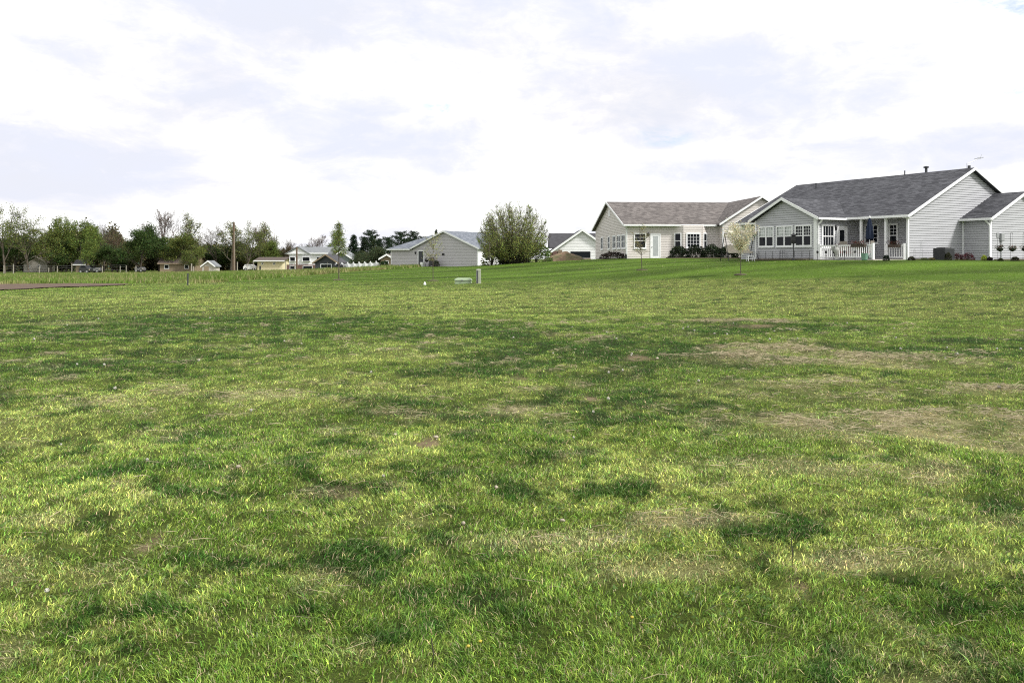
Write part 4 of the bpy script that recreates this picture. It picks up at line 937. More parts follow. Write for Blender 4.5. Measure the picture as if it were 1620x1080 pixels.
def bounds(key):
    o = PT[key][0]; mn = 1e9; xs = []; zs = []
    for c_ in [k for k in ALL if k.parent == o]:
        co = np.empty(len(c_.data.vertices) * 3); c_.data.vertices.foreach_get('co', co); co = co.reshape(-1, 3); xs.append(co[:, :2]); zs.append(co[:, 2])
    xs = np.concatenate(xs); zs = np.concatenate(zs); return np.percentile(zs, 99.7), np.percentile(np.hypot(xs[:, 0], xs[:, 1]), 97)
BD = {k: bounds(k) for k in PT}
def tree(key, px, top, Y, width, label, rot, group=None, cat='tree', lean=None):
    """px centre, y of the top and width in photograph pixels, at distance Y"""
    x = (px - HX) / F * Y; z = gz(x, Y) - .1; h = (HY - top) / F * Y + EYE - z
    o = PT[key][0] if not PT[key][2] else copy_tree(PT[key][0]); PT[key][2] = True
    zt, rr_ = BD[key]; o.location = (x, Y, z); s = h / zt; w = width * 1.22 / F * Y / (2 * rr_)
    o.scale = (w, w, s); o.rotation_euler = (0, 0, R(rot)); tag(o, label, cat, group); return o
TL = 'trees at the far edge of the field'
for (k, px, top, Y, w, rot, lab) in [
    ('open', 8, 324, 168, 62, 10, 'tall open-crowned tree cut by the left edge of the photo'),
    ('open2', 46, 329, 171, 60, 80, 'tall thinly leafed tree with forking trunk behind the small stone-coloured house'),
    ('dark', 22, 372, 178, 70, 40, 'dark bushy tree under the two tall open trees at far left'),
    ('green2', 80, 354, 176, 46, 10, 'olive rounded tree just right of the small stone-coloured house'),
    ('dark', 104, 378, 180, 60, 150, 'low dark tree behind the little tan shed'),
    ('green', 98, 343, 184, 40, 200, 'bright green topped tree above the little tan shed'),
    ('green', 128, 349, 178, 52, 30, 'broad bright green tree right above the black vehicle'),
    ('green', 150, 357, 172, 40, 100, 'fresh green leaning tree right of the black vehicle'),
    ('bare2', 165, 353, 184, 46, 60, 'greyish half-leafed tree between the bright green and the russet tree'),
    ('red', 186, 364, 175, 44, 0, 'russet brown budding tree, reddest of the row'),
    ('dark', 178, 388, 172, 44, 300, 'low dark tree at the foot of the russet tree'),
    ('dark', 222, 355, 170, 50, 75, 'dark green full tree left of the tall bare tree'),
    ('green2', 203, 372, 180, 40, 180, 'dull olive tree between the russet and the dark green tree'),
    ('bare', 266, 333, 180, 64, 20, 'tallest bare reddish-twigged tree above the long brown-roofed house'),
    ('tall', 294, 338, 185, 36, 100, 'pale narrow tree just right of the tall bare reddish one'),
    ('dark', 252, 368, 176, 54, 230, 'dark green tree in front of the tall bare reddish one'),
    ('green2', 288, 369, 174, 54, 300, 'olive green full tree right above the long brown-roofed house'),
    ('green2', 306, 392, 170, 34, 45, 'low golden olive tree beside the pale gabled shed'),
    ('bare2', 345, 357, 180, 62, 140, 'bare spreading tree above the pale gabled shed'),
    ('dark', 335, 386, 184, 60, 190, 'dark leafy tree under the bare spreading one'),
    ('tall', 366, 352, 178, 44, 60, 'pale leafing tree directly behind the tall utility pole'),
    ('open2', 390, 350, 176, 46, 200, 'tall thinly leafed tree just right of the tall utility pole'),
    ('dark', 372, 383, 182, 56, 10, 'low dark tree at the foot of the tall utility pole'),
    ('bare', 408, 357, 186, 40, 250, 'bare pale-twigged tree above the cream house'),
    ('tall', 424, 352, 190, 40, 10, 'tall white-twigged tree rising behind the cream house'),
    ('green', 432, 381, 186, 44, 120, 'green bushy tree directly behind the cream house'),
    ('green2', 400, 385, 184, 40, 350, 'olive bushy tree just left of the cream house'),
    ('bare2', 455, 378, 188, 36, 220, 'small bare tree above the left gable of the split-level house'),
    ('red', 464, 388, 186, 26, 120, 'small brownish tree right behind the short utility pole'),
    ('dark', 478, 389, 190, 30, 60, 'dark low tree over the roof of the split-level house'),
    ('bare', 503, 372, 192, 46, 90, 'bare grey tree above the right end of the split-level roof'),
    ('dark', 510, 391, 195, 60, 120, 'dark low trees line behind the steep black roof'),
    ('green', 533, 364, 175, 34, 60, 'rounded green tree behind the young green sapling'),
    ('open', 590, 376, 215, 30, 90, 'faint bare tree showing between two dark conifers'),
    ('round', 593, 391, 134, 36, 10, 'dark round-headed tree in front of the white fence'),
    ('round', 570, 398, 140, 28, 100, 'smaller dull round tree left of the dark round-headed one'),
]:
    tree(k, px, top, Y, w, lab, rot, TL)
for (k, px, top, Y, w, rot, lab) in [
    ('spruce', 560, 372, 170, 28, 0, 'dark spruce nearest the young green sapling'),
    ('pine', 587, 364, 176, 28, 0, 'tallest dark pine above the round-headed tree'),
    ('spruce', 575, 376, 178, 22, 100, 'dark spruce between the first spruce and the tallest pine'),
    ('spruce', 600, 378, 172, 22, 30, 'small pointed spruce right of the tallest pine'),
    ('pine', 613, 375, 168, 26, 100, 'loose dark pine left of the slate roofed house'),
    ('pine', 634, 366, 175, 30, 200, 'dark pine rising behind the hipped end of the slate roof'),
    ('pine', 655, 366, 180, 26, 300, 'dark pine behind the ridge of the slate roof'),
    ('spruce', 690, 364, 178, 14, 200, 'tip of a dark spruce beside the gable peak of the slate roof'),
    ('pine', 670, 374, 185, 20, 20, 'small dark pine top between two others behind the slate roof'),
]:
    tree(k, px, top, Y, w, lab, rot, 'dark conifers behind the white fence')

# far-off wood and undergrowth that reads as one mass
r = np.random.default_rng(5); n = 190000
ax = r.random(n) * 560 - 60; Yd = 186 + 12 * r.random(n) + 10 * fbm(ax * .05, ax * 0, 3, 3)
yt = np.interp(ax, [-60, 60, 100, 180, 205, 300, 330, 420, 520, 560], [384, 374, 366, 370, 384, 384, 392, 396, 402, 412]) + (fbm(ax * .05, ax * 0 + 2, 5, 4) - .5) * 32
hh = (HY - yt) / F * 190 + 2.6
hh = hh * r.random(n) ** .62 * (1 + .12 * r.normal(size=n) * (r.random(n) < .3))
x = (ax - HX) / F * Yd; P = np.c_[x, Yd, ground(x, Yd) + hh]
me = leaf_mesh('woods', P, .55, (.064, .062, .032), 99, jit=.5)
tag(link('woods', me), 'dark undergrowth and wood behind the row of trees', 'woods', kind='stuff')

# young trees on the lawn
def at_px(px, Y): return ((px - HX) / F * Y, Y, gz((px - HX) / F * Y, Y))
def mulch(px, Y, rr_, name='mulch_ring', lab=''):
    x, y, z = at_px(px, Y); m = MB(); m.lathe([(rr_, -.04), (rr_ * .9, .03), (rr_ * .5, .06), (.02, .065)], (0, 0, 0), 18); o = m.build(name, MULCH, None, True, (x, y, z)); tag(o, lab, 'mulch')
def vase_tree(name, seed, loc, H, zc, rx, nb, nl, lsize, col, label, shape='oval', bark=BARK, lean=0.0, r0=.03, sig=.09):
    """thin straight stem, limbs fanning out into a small crown between heights zc and H"""
    R_ = random.Random(seed); r = np.random.default_rng(seed); t_ = empty(name, loc, 0, label, 'tree'); segs = []; P = []
    def prof(t): return {'oval': math.sin(math.pi * min(max(.12 + .80 * t, 0), 1)) ** .7, 'cone': (1.02 - t) ** .75, 'flat': (min(t * 1.9, 1) ** .8) * (1.0 if t < .75 else 1.0 - (t - .75) * 1.2)}[shape]
    xs_ = lambda z: lean * z / H
    zs = [-.15, zc * .5, zc, zc + (H - zc) * .5, H * .985]
    for z0_, z1_ in zip(zs[:-1], zs[1:]): segs.append(((xs_(z0_) + R_.gauss(0, .008), 0, z0_), (xs_(z1_), 0, z1_), r0 * (1 - .8 * max(z0_, 0) / H), r0 * (1 - .8 * z1_ / H)))
    for k in range(nb):
        t = (k + R_.random()) / nb; zt_ = zc + (H - zc) * t; a = R_.random() * 6.283; q = rx * prof(t) * (.75 + .35 * R_.random()); zb = max(zc * .82, zt_ - (.55 if shape != 'cone' else .30) * (.4 + q))
        p = Vector((xs_(zb), 0, zb)); e = Vector((xs_(zt_) + q * math.cos(a), q * math.sin(a), zt_)); m_ = p.lerp(e, .55) + Vector((0, 0, -.04 + R_.gauss(0, .03)))
        segs += [(tuple(p), tuple(m_), r0 * .38, r0 * .26), (tuple(m_), tuple(e), r0 * .26, r0 * .14)]
        for j in range(7):
            f = .3 + .7 * R_.random(); b0 = (p.lerp(m_, f / .55) if f < .55 else m_.lerp(e, (f - .55) / .45)); v = Vector((R_.gauss(0, 1), R_.gauss(0, 1), R_.gauss(.35, .7))).normalized() * rx * (.18 + .22 * R_.random())
            segs.append((tuple(b0), tuple(b0 + v), r0 * .13, r0 * .09))
            for w_ in range(max(1, nl // (nb * 7))): c_ = b0 + v * (.2 + .9 * R_.random()); P.append((c_.x + R_.gauss(0, sig * .45), c_.y + R_.gauss(0, sig * .45), c_.z + R_.gauss(0, sig * .4)))
    link('trunk', seg_mesh('trunk', segs, bark, 5), t_); link('crown', leaf_mesh('crown', P, lsize, col, seed), t_); return t_
vase_tree('young_tree', 31, at_px(536, 55), 3.85, 1.75, .72, 44, 3600, .055, (.15, .20, .045), 'young pyramid-shaped green tree in front of the white fence', 'cone', r0=.045, sig=.14)
mulch(536, 55, .45, lab='mulch ring round the pyramid-shaped young tree')
vase_tree('young_tree', 32, at_px(685, 51), 2.95, 1.45, .78, 22, 1500, .036, (.33, .34, .13), 'slender young tree with sparse yellow-green crown before the pale grey house', 'oval', r0=.028)
mulch(685, 51, .40, lab='mulch ring round the sparse young tree before the pale grey house')
vase_tree('young_tree', 33, at_px(1016, 51.5), 2.85, 1.15, .66, 22, 1300, .034, (.36, .35, .15), 'slender leaning young tree in front of the tan house', 'oval', lean=-.18, r0=.030)
mulch(1016, 51.5, .40, lab='mulch ring round the young tree in front of the tan house')
vase_tree('blossom_tree', 34, at_px(1172, 42), 2.72, 1.42, .84, 38, 7500, .042, (.66, .62, .42), 'small flat-topped tree in cream blossom by the garden swing', 'flat', r0=.026, sig=.16)
mulch(1172, 42, .36, lab='mulch ring round the blossoming tree')
vase_tree('young_tree', 35, at_px(774, 74), 3.3, .8, .85, 26, 1900, .06, (.17, .20, .06), 'thin young tree just left of the many-stemmed tree', 'oval', r0=.045)

# the big many-stemmed round tree
R_ = random.Random(77); segs = []; lp = []
x0, y0, z0 = at_px(812, 78)
for k in range(74):
    a = R_.random() * 6.283; tilt = math.sqrt(R_.random()) * 1.25; Ln = (6.05 - 2.3 * (tilt / 1.25) ** 2.2) * (.86 + .16 * R_.random())
    d = Vector((math.cos(a) * math.sin(tilt), math.sin(a) * math.sin(tilt), math.cos(tilt))); p = Vector((math.cos(a) * .35 * R_.random(), math.sin(a) * .35 * R_.random(), -.1)); ns = 9; pts = [p.copy()]
    for i in range(ns):
        d = (d + Vector((R_.gauss(0, .07), R_.gauss(0, .07), .06 + R_.gauss(0, .04)))).normalized(); q = p + d * Ln / ns
        segs.append((tuple(p), tuple(q), max(.065 * (1 - i / ns), .012), max(.065 * (1 - (i + 1) / ns), .011))); p = q; pts.append(p.copy())
        if i >= 2:
            for j in range(5):
                e = (d + Vector((R_.gauss(0, .75), R_.gauss(0, .75), R_.gauss(.15, .5)))).normalized(); l2 = (.45 + .75 * R_.random()); m1 = p + e * l2 * .5; m2 = m1 + (e + Vector((0, 0, .35))).normalized() * l2 * .5
                segs.append((tuple(p), tuple(m1), .013, .010)); segs.append((tuple(m1), tuple(m2), .010, .007))
                low = max(0.0, 1 - p.z / 2.9)
                for q_ in range(12 + int(16 * low)): f = R_.random(); c_ = p.lerp(m2, f); lp.append((c_.x + R_.gauss(0, .07 + .14 * low), c_.y + R_.gauss(0, .07 + .14 * low), c_.z + R_.gauss(0, .07 + .1 * low)))
T_ = empty('willow_tree', (x0, y0, z0), 0, 'large round many-stemmed tree in new yellow-green leaf beside the soil mound', 'tree')
LP = np.array(lp); th_ = np.arctan2(LP[:, 1], LP[:, 0]); e_ = (LP[:, 0] / 3.45) ** 2 + (LP[:, 1] / 3.3) ** 2 + ((LP[:, 2] - 2.75) / 3.15) ** 2
lim = (.86 + .26 * fbm(th_ * 2.2 + 5, LP[:, 2] * .8, 6, 3)) ** 2; LP = LP[e_ < lim]
def inside(q, k=1.0): return (q[0] / 3.45) ** 2 + (q[1] / 3.3) ** 2 + ((q[2] - 2.75) / 3.15) ** 2 < k
rr2 = np.random.default_rng(8); d_ = rr2.normal(size=(9000, 3)); d_ /= np.linalg.norm(d_, axis=1)[:, None]; sh_ = d_ * (rr2.uniform(.50, 1.0, (9000, 1)) * (.84 + .2 * fbm(d_[:, 0] * 4 + 9, d_[:, 2] * 4 + d_[:, 1] * 3, 4, 3))[:, None]) * [3.45, 3.3, 3.15] + [0, 0, 2.75]
sh_ = sh_[(sh_[:, 2] > .25) & (rr2.random(len(sh_)) < np.clip(1.15 - sh_[:, 2] / 6.5, .2, 1))]; LP = np.r_[LP, sh_]
for q in sh_[::5]:
    v = Vector(q) - Vector((0, 0, .4)); v.normalize(); v = (v + Vector((R_.gauss(0, .3), R_.gauss(0, .3), .25))).normalized(); segs.append((tuple(Vector(q) - v * .45), tuple(Vector(q) + v * .12), .011, .006))
segs = [s_ for s_ in segs if inside(s_[1], 1.08) or s_[1][2] < .5]
link('trunk', seg_mesh('trunk', segs, BARK, 4), T_); link('crown', leaf_mesh('crown', LP, .078, (.22, .265, .07), 44), T_)
# dark base growth and low green thicket at its foot
def shrub(name, loc, rx, ry, rz, n, size, col, label, seed=1, cat='shrub', group=None, lumps=7, mode='ball', kind=None):
    r = np.random.default_rng(seed); t_ = empty(name, loc, 0, label, cat, group)
    d = r.normal(size=(n, 3)); d /= np.linalg.norm(d, axis=1)[:, None]; d[:, 2] = np.abs(d[:, 2]) * .98 + .0
    rad = (r.random(n) ** .22) * (.82 + .34 * fbm(d[:, 0] * lumps * .5 + 7, d[:, 1] * lumps * .5 + d[:, 2] * 3, seed, 3))
    P = d * rad[:, None] * [rx, ry, rz]
    P[:, 2] += r.random(n) * -.25 * rz * (d[:, 2] < .35) + .06 * rz; P[:, 2] = np.maximum(P[:, 2], .01)
    link('foliage', leaf_mesh('foliage', P, size, col, seed), t_)
    segs = []
    R_ = random.Random(seed)
    for k in range(9):
        a = R_.random() * 6.28; q = R_.random() * .75; segs.append(((.03 * math.cos(a), .03 * math.sin(a), -.05), (rx * q * math.cos(a), ry * q * math.sin(a), rz * (.9 - .4 * q)), max(.012, rz * .02), .006))
    link('stem', seg_mesh('stem', segs, BARKD, 4), t_)
    return t_
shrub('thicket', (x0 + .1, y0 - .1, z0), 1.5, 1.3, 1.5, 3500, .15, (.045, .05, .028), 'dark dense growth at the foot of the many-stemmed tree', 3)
shrub('thicket', at_px(848, 79), 1.7, 1.0, 1.7, 2600, .15, (.11, .16, .05), 'low green thicket on the right side under the many-stemmed tree', 4)
shrub('thicket', at_px(778, 79), 1.1, 1.0, 2.2, 1500, .15, (.12, .15, .055), 'loose olive thicket on the left side under the many-stemmed tree', 5)

# shrubs by the houses.  loc helpers in the frames of the houses
def hpt(H_, x, y, z=0.): return H_.matrix_basis @ Vector((x, y, z))
bpy.context.view_layer.update()
def loc_on(H_, x, y):
    p = hpt(H_, x, y); return (p.x, p.y, gz(p.x, p.y))
DKG = (.022, .032, .017)
shrub('round_shrub', loc_on(H2, 4.35, -1.35), .95, .8, 1.0, 2200, .11, DKG, 'rounded dark shrub at the left end below the bay window', 11, group='dark shrubs below the bay window')
shrub('round_shrub', loc_on(H2, 5.75, -1.7), .98, .8, 1.08, 2300, .11, DKG, 'rounded dark shrub directly below the large bay window pane', 12, group='dark shrubs below the bay window')
shrub('round_shrub', loc_on(H2, 7.15, -1.7), 1.0, .8, 1.15, 2400, .11, DKG, 'largest rounded dark shrub under the right side of the bay window', 13, group='dark shrubs below the bay window')
shrub('round_shrub', loc_on(H2, 8.45, -2.1), .95, .8, 1.12, 2300, .11, DKG, 'rounded dark shrub before the corner of the tan gabled wing', 14, group='dark shrubs below the bay window')
shrub('round_shrub', loc_on(H2, 9.5, -2.6), .9, .8, 1.2, 2300, .11, (.045, .06, .03), 'dark shrub between the corner shrub and the garden swing', 15, group='dark shrubs below the bay window')
shrub('spreading_shrub', loc_on(H2, -.9, 1.2), 1.35, .9, .62, 1700, .10, (.045, .034, .032), 'low spreading dark purplish shrub at the left corner of the tan house', 16)
for (px, py_, Y, rx, rz, col, lab, sd) in [
    (1514, 0, 50.5, .40, .40, (.07, .022, .025), 'dark red bush in the corner beside the cooling unit', 21),
    (1531, 0, 50.0, .42, .42, (.06, .02, .024), 'dark red bush against the recessed side wall', 22),
    (1557, 0, 49.0, .20, .32, (.30, .36, .05), 'small bright yellow-green bush by the downspout', 23),
    (1566, 0, 48.7, .18, .20, (.04, .03, .03), 'tiny dark bush at the foot of the wing corner', 24),
    (1442, 0, 48.4, .24, .22, (.05, .05, .03), 'low dark plant at the right corner of the porch', 25),
    (1500, 0, 49.2, .22, .45, (.05, .055, .03), 'dark leafy plant leaning on the cooling unit', 26),
    (1462, 0, 48.9, .30, .12, (.10, .12, .05), 'flat green plant at the base of the grey gable wall', 27),
    (1474, 0, 49.2, .22, .14, (.12, .11, .05), 'small brownish plant just left of the cooling unit', 28),
    (1402, 0, 47.6, .20, .34, (.018, .028, .02), 'dark potted plant between the two deck railings', 29),
    (1606, 0, 48.4, .24, .24, (.05, .05, .03), 'dark plant beneath the right hanging basket', 30),
    (1583, 0, 48.2, .16, .14, (.08, .09, .04), 'little plant beneath the left hanging basket', 31)]:
    shrub('garden_shrub', at_px(px, Y), rx, rx * .8, rz, int(500 + 500 * rx), .055, col, lab, sd)

# ------------------------------------------------------------------ garden and porch things of the grey house
def on_lab(o, label, cat, group=None): return tag(o, label, cat, group)
x, y = 1.3, -1.15; u_ = empty('cooling_unit', loc_on(H1, x + .45, y), R(28.8), 'dark boxy cooling unit on the ground against the grey gable wall', 'air conditioner')
m = MB(); m.box(-.48, .48, -.4, .4, .0, .06); m.box(-.46, .46, -.38, .38, .06, .72)
for k in range(12): m.box(-.475, .475, -.395, .395, .10 + k * .048, .118 + k * .048)
m.build('casing', ACM, u_); MB().lathe([(.42, 0), (.40, .03), (.2, .05), (.02, .05)], (0, 0, .722), 16).build('fan_grille', BLACK, u_)
# closed parasol, table, chairs
cz = .10
def H1p(x, y, z=.10): p = H1.matrix_basis @ Vector((x, y, z)); return (p.x, p.y, p.z)
P_ = empty('parasol', H1p(-1.05, 1.9), 0, 'closed navy parasol standing on the porch in front of the grid window', 'parasol')
MB().tube([(0, 0, 0), (0, 0, 2.68)], .025, 8).build('pole', WHITE, P_)
m = MB(); prof = [(.17, 1.22), (.20, 1.30), (.18, 1.7), (.13, 2.1), (.08, 2.42), (.04, 2.56)]; n = 16; vs = []
for r_i, z_i in prof:
    for k in range(n): a = 2 * math.pi * k / n; q = r_i * (1 + (.22 if k % 2 else -.18)); vs.append((q * math.cos(a), q * math.sin(a), z_i + (.06 if k % 2 and z_i < 1.25 else 0)))
fs = [(i * n + k, i * n + (k + 1) % n, (i + 1) * n + (k + 1) % n, (i + 1) * n + k) for i in range(len(prof) - 1) for k in range(n)] + [tuple(range(n))[::-1], tuple(range((len(prof) - 1) * n, len(prof) * n))]
m.add(vs, fs); m.build('canopy', NAVY, P_); MB().lathe([(.05, 2.56), (.06, 2.60), (.05, 2.66), (.02, 2.69)], n=8).build('finial', WHITE, P_); MB().lathe([(.24, 0), (.24, .05), (.05, .09)], n=14).build('base', DARKP, P_)
T_ = empty('patio_table', H1p(-1.05, 2.1), R(28.8), 'dark patio table on the porch beside the closed parasol', 'table')
MB().lathe([(.55, .66), (.58, .68), (.58, .70), (.02, .705)], n=20).build('tabletop', BLACK, T_)
for a in range(4): MB().tube([(.40 * math.cos(a * 1.571 + .8), .40 * math.sin(a * 1.571 + .8), 0), (.3 * math.cos(a * 1.571 + .8), .3 * math.sin(a * 1.571 + .8), .66)], .02, 6).build('leg', BLACK, T_)
def chair(x, y, rz, label, seatm):
    c_ = empty('patio_chair', H1p(x, y), R(28.8 + rz), label, 'chair', 'patio chairs on the porch')
    MB().box(-.26, .26, -.25, .25, .40, .45).build('seat', seatm, c_)
    m = MB(); m.prism([(-.25, .22, .5), (.25, .22, .5), (.25, .34, 1.12), (-.25, .34, 1.12)], (0, .03, .006)); m.build('backrest', MESHF, c_)
    for sx in (-1, 1):
        for sy in (-1, 1): MB().tube([(sx * .26, sy * .25, 0), (sx * .26, sy * .22, .42)], .014, 6).build('leg', BLACK, c_)
        MB().tube([(sx * .27, -.25, .42), (sx * .27, -.24, .66), (sx * .27, .28, .68)], .014, 6).build('arm', BLACK, c_)
chair(-1.9, 1.45, 195, 'patio chair with taupe mesh back nearest the railing gap', TERRA); chair(-.4, 2.9, 20, 'patio chair behind the dark table', TERRA); chair(-1.6, 3.2, 100, 'patio chair with dark red cushion beside the porch door', TERRA)
B_ = empty('bench', H1p(-.55, 4.05), R(28.8), 'low dark red cushioned bench by the porch door', 'bench'); 
MB().box(-.75, .75, -.22, .22, .36, .48).build('seat', TERRA, B_); MB().box(-.75, .75, .16, .24, .49, .98).build('backrest', TERRA, B_)
for sx in (-.68, .68): MB().box(sx - .03, sx + .03, -.2, .2, 0, .355).build('leg', BLACK, B_)
m = MB(); m.lathe([(.15, 0), (.17, .05), (.19, .3), (.20, .42), (.17, .42), (.16, .36)], (0, 0, 0), 14); pl = empty('watering_can', loc_on(H1, -3.0, .75), 0, 'mint green watering can on the ground at the railing gap', 'watering can')
m.build('body', MINT, pl); MB().tube([(.18, 0, .1), (.33, 0, .35), (.38, 0, .44)], [.03, .02, .03], 8).build('spout', MINT, pl); MB().tube([(-.12, 0, .40), (-.08, 0, .52), (.08, 0, .52), (.12, 0, .40)], .014, 6).build('handle', MINT, pl)
def flower_box(name, x, y, z, w, label, along='y'):
    f_ = empty(name, H1p(x, y, z), R(28.8), label, 'flower box'); m = MB()
    m.box(-.10, .10, -w / 2, w / 2, -.10, .08) if along == 'y' else m.box(-w / 2, w / 2, -.1, .1, -.1, .08); m.build('trough', TROUGH, f_)
    r = np.random.default_rng(len(label)); n = 260; P = r.normal(size=(n, 3)) * ([.09, w * .28, .07] if along == 'y' else [w * .28, .09, .07]) + [0, 0, .14]
    link('foliage', leaf_mesh('foliage', P, .06, (.07, .05, .035), len(label)), f_); link('blossoms', leaf_mesh('blossoms', P[:60] + [0, 0, .05], .05, (.28, .04, .06), 3), f_)
flower_box('flower_box', -2.84, 1.3, .93, .95, 'brown flower box hung on the long deck railing'); flower_box('flower_box', -.28, .75, .93, .75, 'dark flower box hung on the short deck railing')
# cast stone garden statue before the railing
s_ = empty('garden_statue', loc_on(H1, -3.25, 2.55), 0, 'grey stone garden statue of an angel in front of the long deck railing', 'statue')
m = MB(); m.lathe([(.17, 0), (.17, .06), (.11, .09), (.10, .3), (.13, .45), (.17, .6), (.14, .72), (.06, .80), (.05, .84), (.075, .89), (.075, .95), (.04, 1.0)], n=14, sy=.7); m.build('figure', STONEG, s_, True)
for sx in (-1, 1): MB().prism([(sx * .06, .08, .45), (sx * .26, .14, .62), (sx * .30, .12, .9), (sx * .16, .1, .85), (sx * .05, .08, .72)], (0, .03, 0)).build('wing', STONEG, s_)
# garden stakes in front of the railing
for k, (x, y, lab) in enumerate([(-3.1, 4.15, 'black garden stake light at the sunroom end of the deck railing'), (-3.15, 3.45, 'black garden stake light second along the deck railing'), (-3.15, 2.05, 'black garden stake light just right of the stone statue'), (-3.15, 1.3, 'black garden stake light below the brown flower box'), (-3.15, 2.85, 'black garden stake light just left of the stone statue')]):
    g_ = empty('stake_light', loc_on(H1, x, y), 0, lab, 'garden light', 'stake lights along the deck')
    MB().tube([(0, 0, -.1), (0, 0, .42)], .014, 6).build('stake', BLACK, g_); MB().lathe([(.03, .42), (.06, .44), (.065, .52), (.09, .54), (.02, .60)], n=8).build('lamp_head', BLACK, g_)
# low wire border fence before the sunroom
f_ = empty('wire_fence', (0, 0, 0), 0, 'low thin black wire fence in front of the sunroom wall', 'fence')
fence_pts = [loc_on(H1, -3.3, 4.6 + k * .62) for k in range(9)]
for p in fence_pts: MB().tube([(p[0], p[1], p[2] - .1), (p[0], p[1], p[2] + .62)], .013, 6).build('post', BLACK, f_)
for hh_ in (.1, .25, .4, .55): MB().tube([(p[0], p[1], p[2] + hh_) for p in fence_pts], .006, 4).build('wire', BLACK, f_)
# bird feeder on a pole
b_ = empty('bird_feeder', loc_on(H1, -3.7, 5.55), 0, 'black bird feeder on a tall pole before the right sunroom window', 'bird feeder')
MB().tube([(0, 0, -.1), (0, 0, 1.1)], .032, 8).build('pole', BLACK, b_); MB().lathe([(.10, 1.08), (.16, 1.12), (.18, 1.30), (.17, 1.52), (.12, 1.60), (.02, 1.66)], n=12).build('housing', BLACK, b_); MB().lathe([(.22, 1.60), (.20, 1.63), (.03, 1.74)], n=12).build('roof', BLACK, b_); MB().lathe([(.11, -.02), (.10, .12), (.03, .2)], n=10).build('base', BLACK, b_)
t_ = empty('plant_trellis', loc_on(H1, -3.45, 6.7), R(28.8), 'small black metal plant support by the wire fence', 'trellis')
for k in range(3): MB().tube([(0, -.2 + .2 * k, -.05), (0, (-.2 + .2 * k) * 1.0, .68)], .012, 5).build('rod', BLACK, t_)
for z in (.3, .5, .66): MB().tube([(0, -.2, z), (0, .2, z)], .010, 5).build('rod', BLACK, t_)
t_ = empty('plant_trellis', loc_on(H1, .75, -.35), R(28.8), 'slim wire plant support against the grey gable wall', 'trellis')
for k in (-1, 1): MB().tube([(k * .16, 0, 0), (k * .04, 0, 1.1)], .008, 5).build('rod', GREYM, t_)
for z in (.3, .6, .9): MB().tube([(-.12, 0, z), (.12, 0, z)], .007, 5).build('rod', GREYM, t_)
# canopy garden swing
s_ = empty('garden_swing', at_px(1170, 57.5), R(8), 'garden swing with beige canopy and seat behind the blossoming tree', 'swing')
m = MB(); m.prism([(-1.05, -.6, 1.92), (1.0, -.6, 1.92), (1.0, .5, 2.06), (-1.05, .5, 2.06)], (0, 0, .05)); m.prism([(-1.05, -.6, 1.92), (1.0, -.6, 1.92), (1.0, -.6, 1.80), (-1.05, -.6, 1.80)], (0, -.02, 0)); m.build('canopy', CANV, s_)
MB().prism([(-.85, -.35, .52), (.85, -.35, .52), (.85, .15, .58), (-.85, .15, .58)], (0, 0, .1)).build('seat', CANV, s_); MB().prism([(-.85, .16, .58), (.85, .16, .58), (.85, .42, 1.06), (-.85, .42, 1.06)], (0, .07, .03)).build('backrest', CANV, s_)
for sx in (-1.1, 1.05):
    for sy in (-.75, .75): MB().tube([(sx, sy, 0), (sx, 0, 1.9)], .028, 6).build('leg', BLACK, s_)
    MB().tube([(sx, -.6, .3), (sx, .6, .3)], .02, 6).build('brace', BLACK, s_)
MB().tube([(-1.1, 0, 1.88), (1.05, 0, 1.88)], .028, 6).build('crossbar', BLACK, s_)
g_ = empty('step_stool', at_px(1187, 54.8), R(10), 'small white step stool beside the sunroom corner', 'stool')
MB().box(-.2, .2, -.14, .14, .33, .36).build('seat', WHITE, g_)
for sx in (-.19, .19):
    for sy in (-.13, .13): MB().bar((sx * 1.15, sy * 1.15, 0), (sx, sy, .33), .03, .03).build('leg', WHITE, g_)
MB().box(-.2, .2, -.02, .02, .14, .17).build('rung', WHITE, g_)
# hanging baskets on shepherd's hooks before the wing
for k, (px, lab) in enumerate([(1581, 'hanging basket of dark flowers on the left pole before the garage wing'), (1601, 'hanging basket of dark flowers on the right pole before the garage wing'), (1621, 'hanging basket cut off by the right edge of the photo')]):
    h_ = empty('hanging_basket', at_px(px, 47.6), R(28.8), lab, 'hanging basket', 'hanging baskets on poles')
    MB().tube([(-.16, 0, -.1), (-.16, 0, 1.25 + (.3 if k else 0)), (-.10, 0, 1.36 + (.3 if k else 0)), (0, 0, 1.36 + (.3 if k else 0)), (.05, 0, 1.25 + (.3 if k else 0))], .012, 6).build('pole', BLACK, h_)
    zb = .55; MB().lathe([(.03, zb), (.15, zb + .08), (.19, zb + .19), (.17, zb + .19)], (.05, 0, 0), 12).build('basket', BLACK, h_)
    r = np.random.default_rng(k); link('foliage', leaf_mesh('foliage', r.normal(size=(240, 3)) * [.11, .11, .07] + [.05, 0, zb + .24], .055, (.05, .06, .03), k), h_); link('blossoms', leaf_mesh('blossoms', r.normal(size=(50, 3)) * [.12, .12, .05] + [.05, 0, zb + .28], .045, (.22, .05, .05), k), h_)
    MB().tube([(.05, 0, 1.25 + (.3 if k else 0)), (.05, 0, zb + .2)], .004, 4).build('chain', BLACK, h_)
g_ = empty('waste_bin', loc_on(H2, -.12, -.35), 0, 'small black post box at the corner of the tan house', 'bin'); MB().lathe([(.09, 0), (.10, .02), (.11, .30), (.08, .36), (.02, .38)], n=12).build('body', BLACK, g_); MB().lathe([(.12, .38), (.11, .41), (.02, .43)], n=12).build('lid', BLACK, g_)
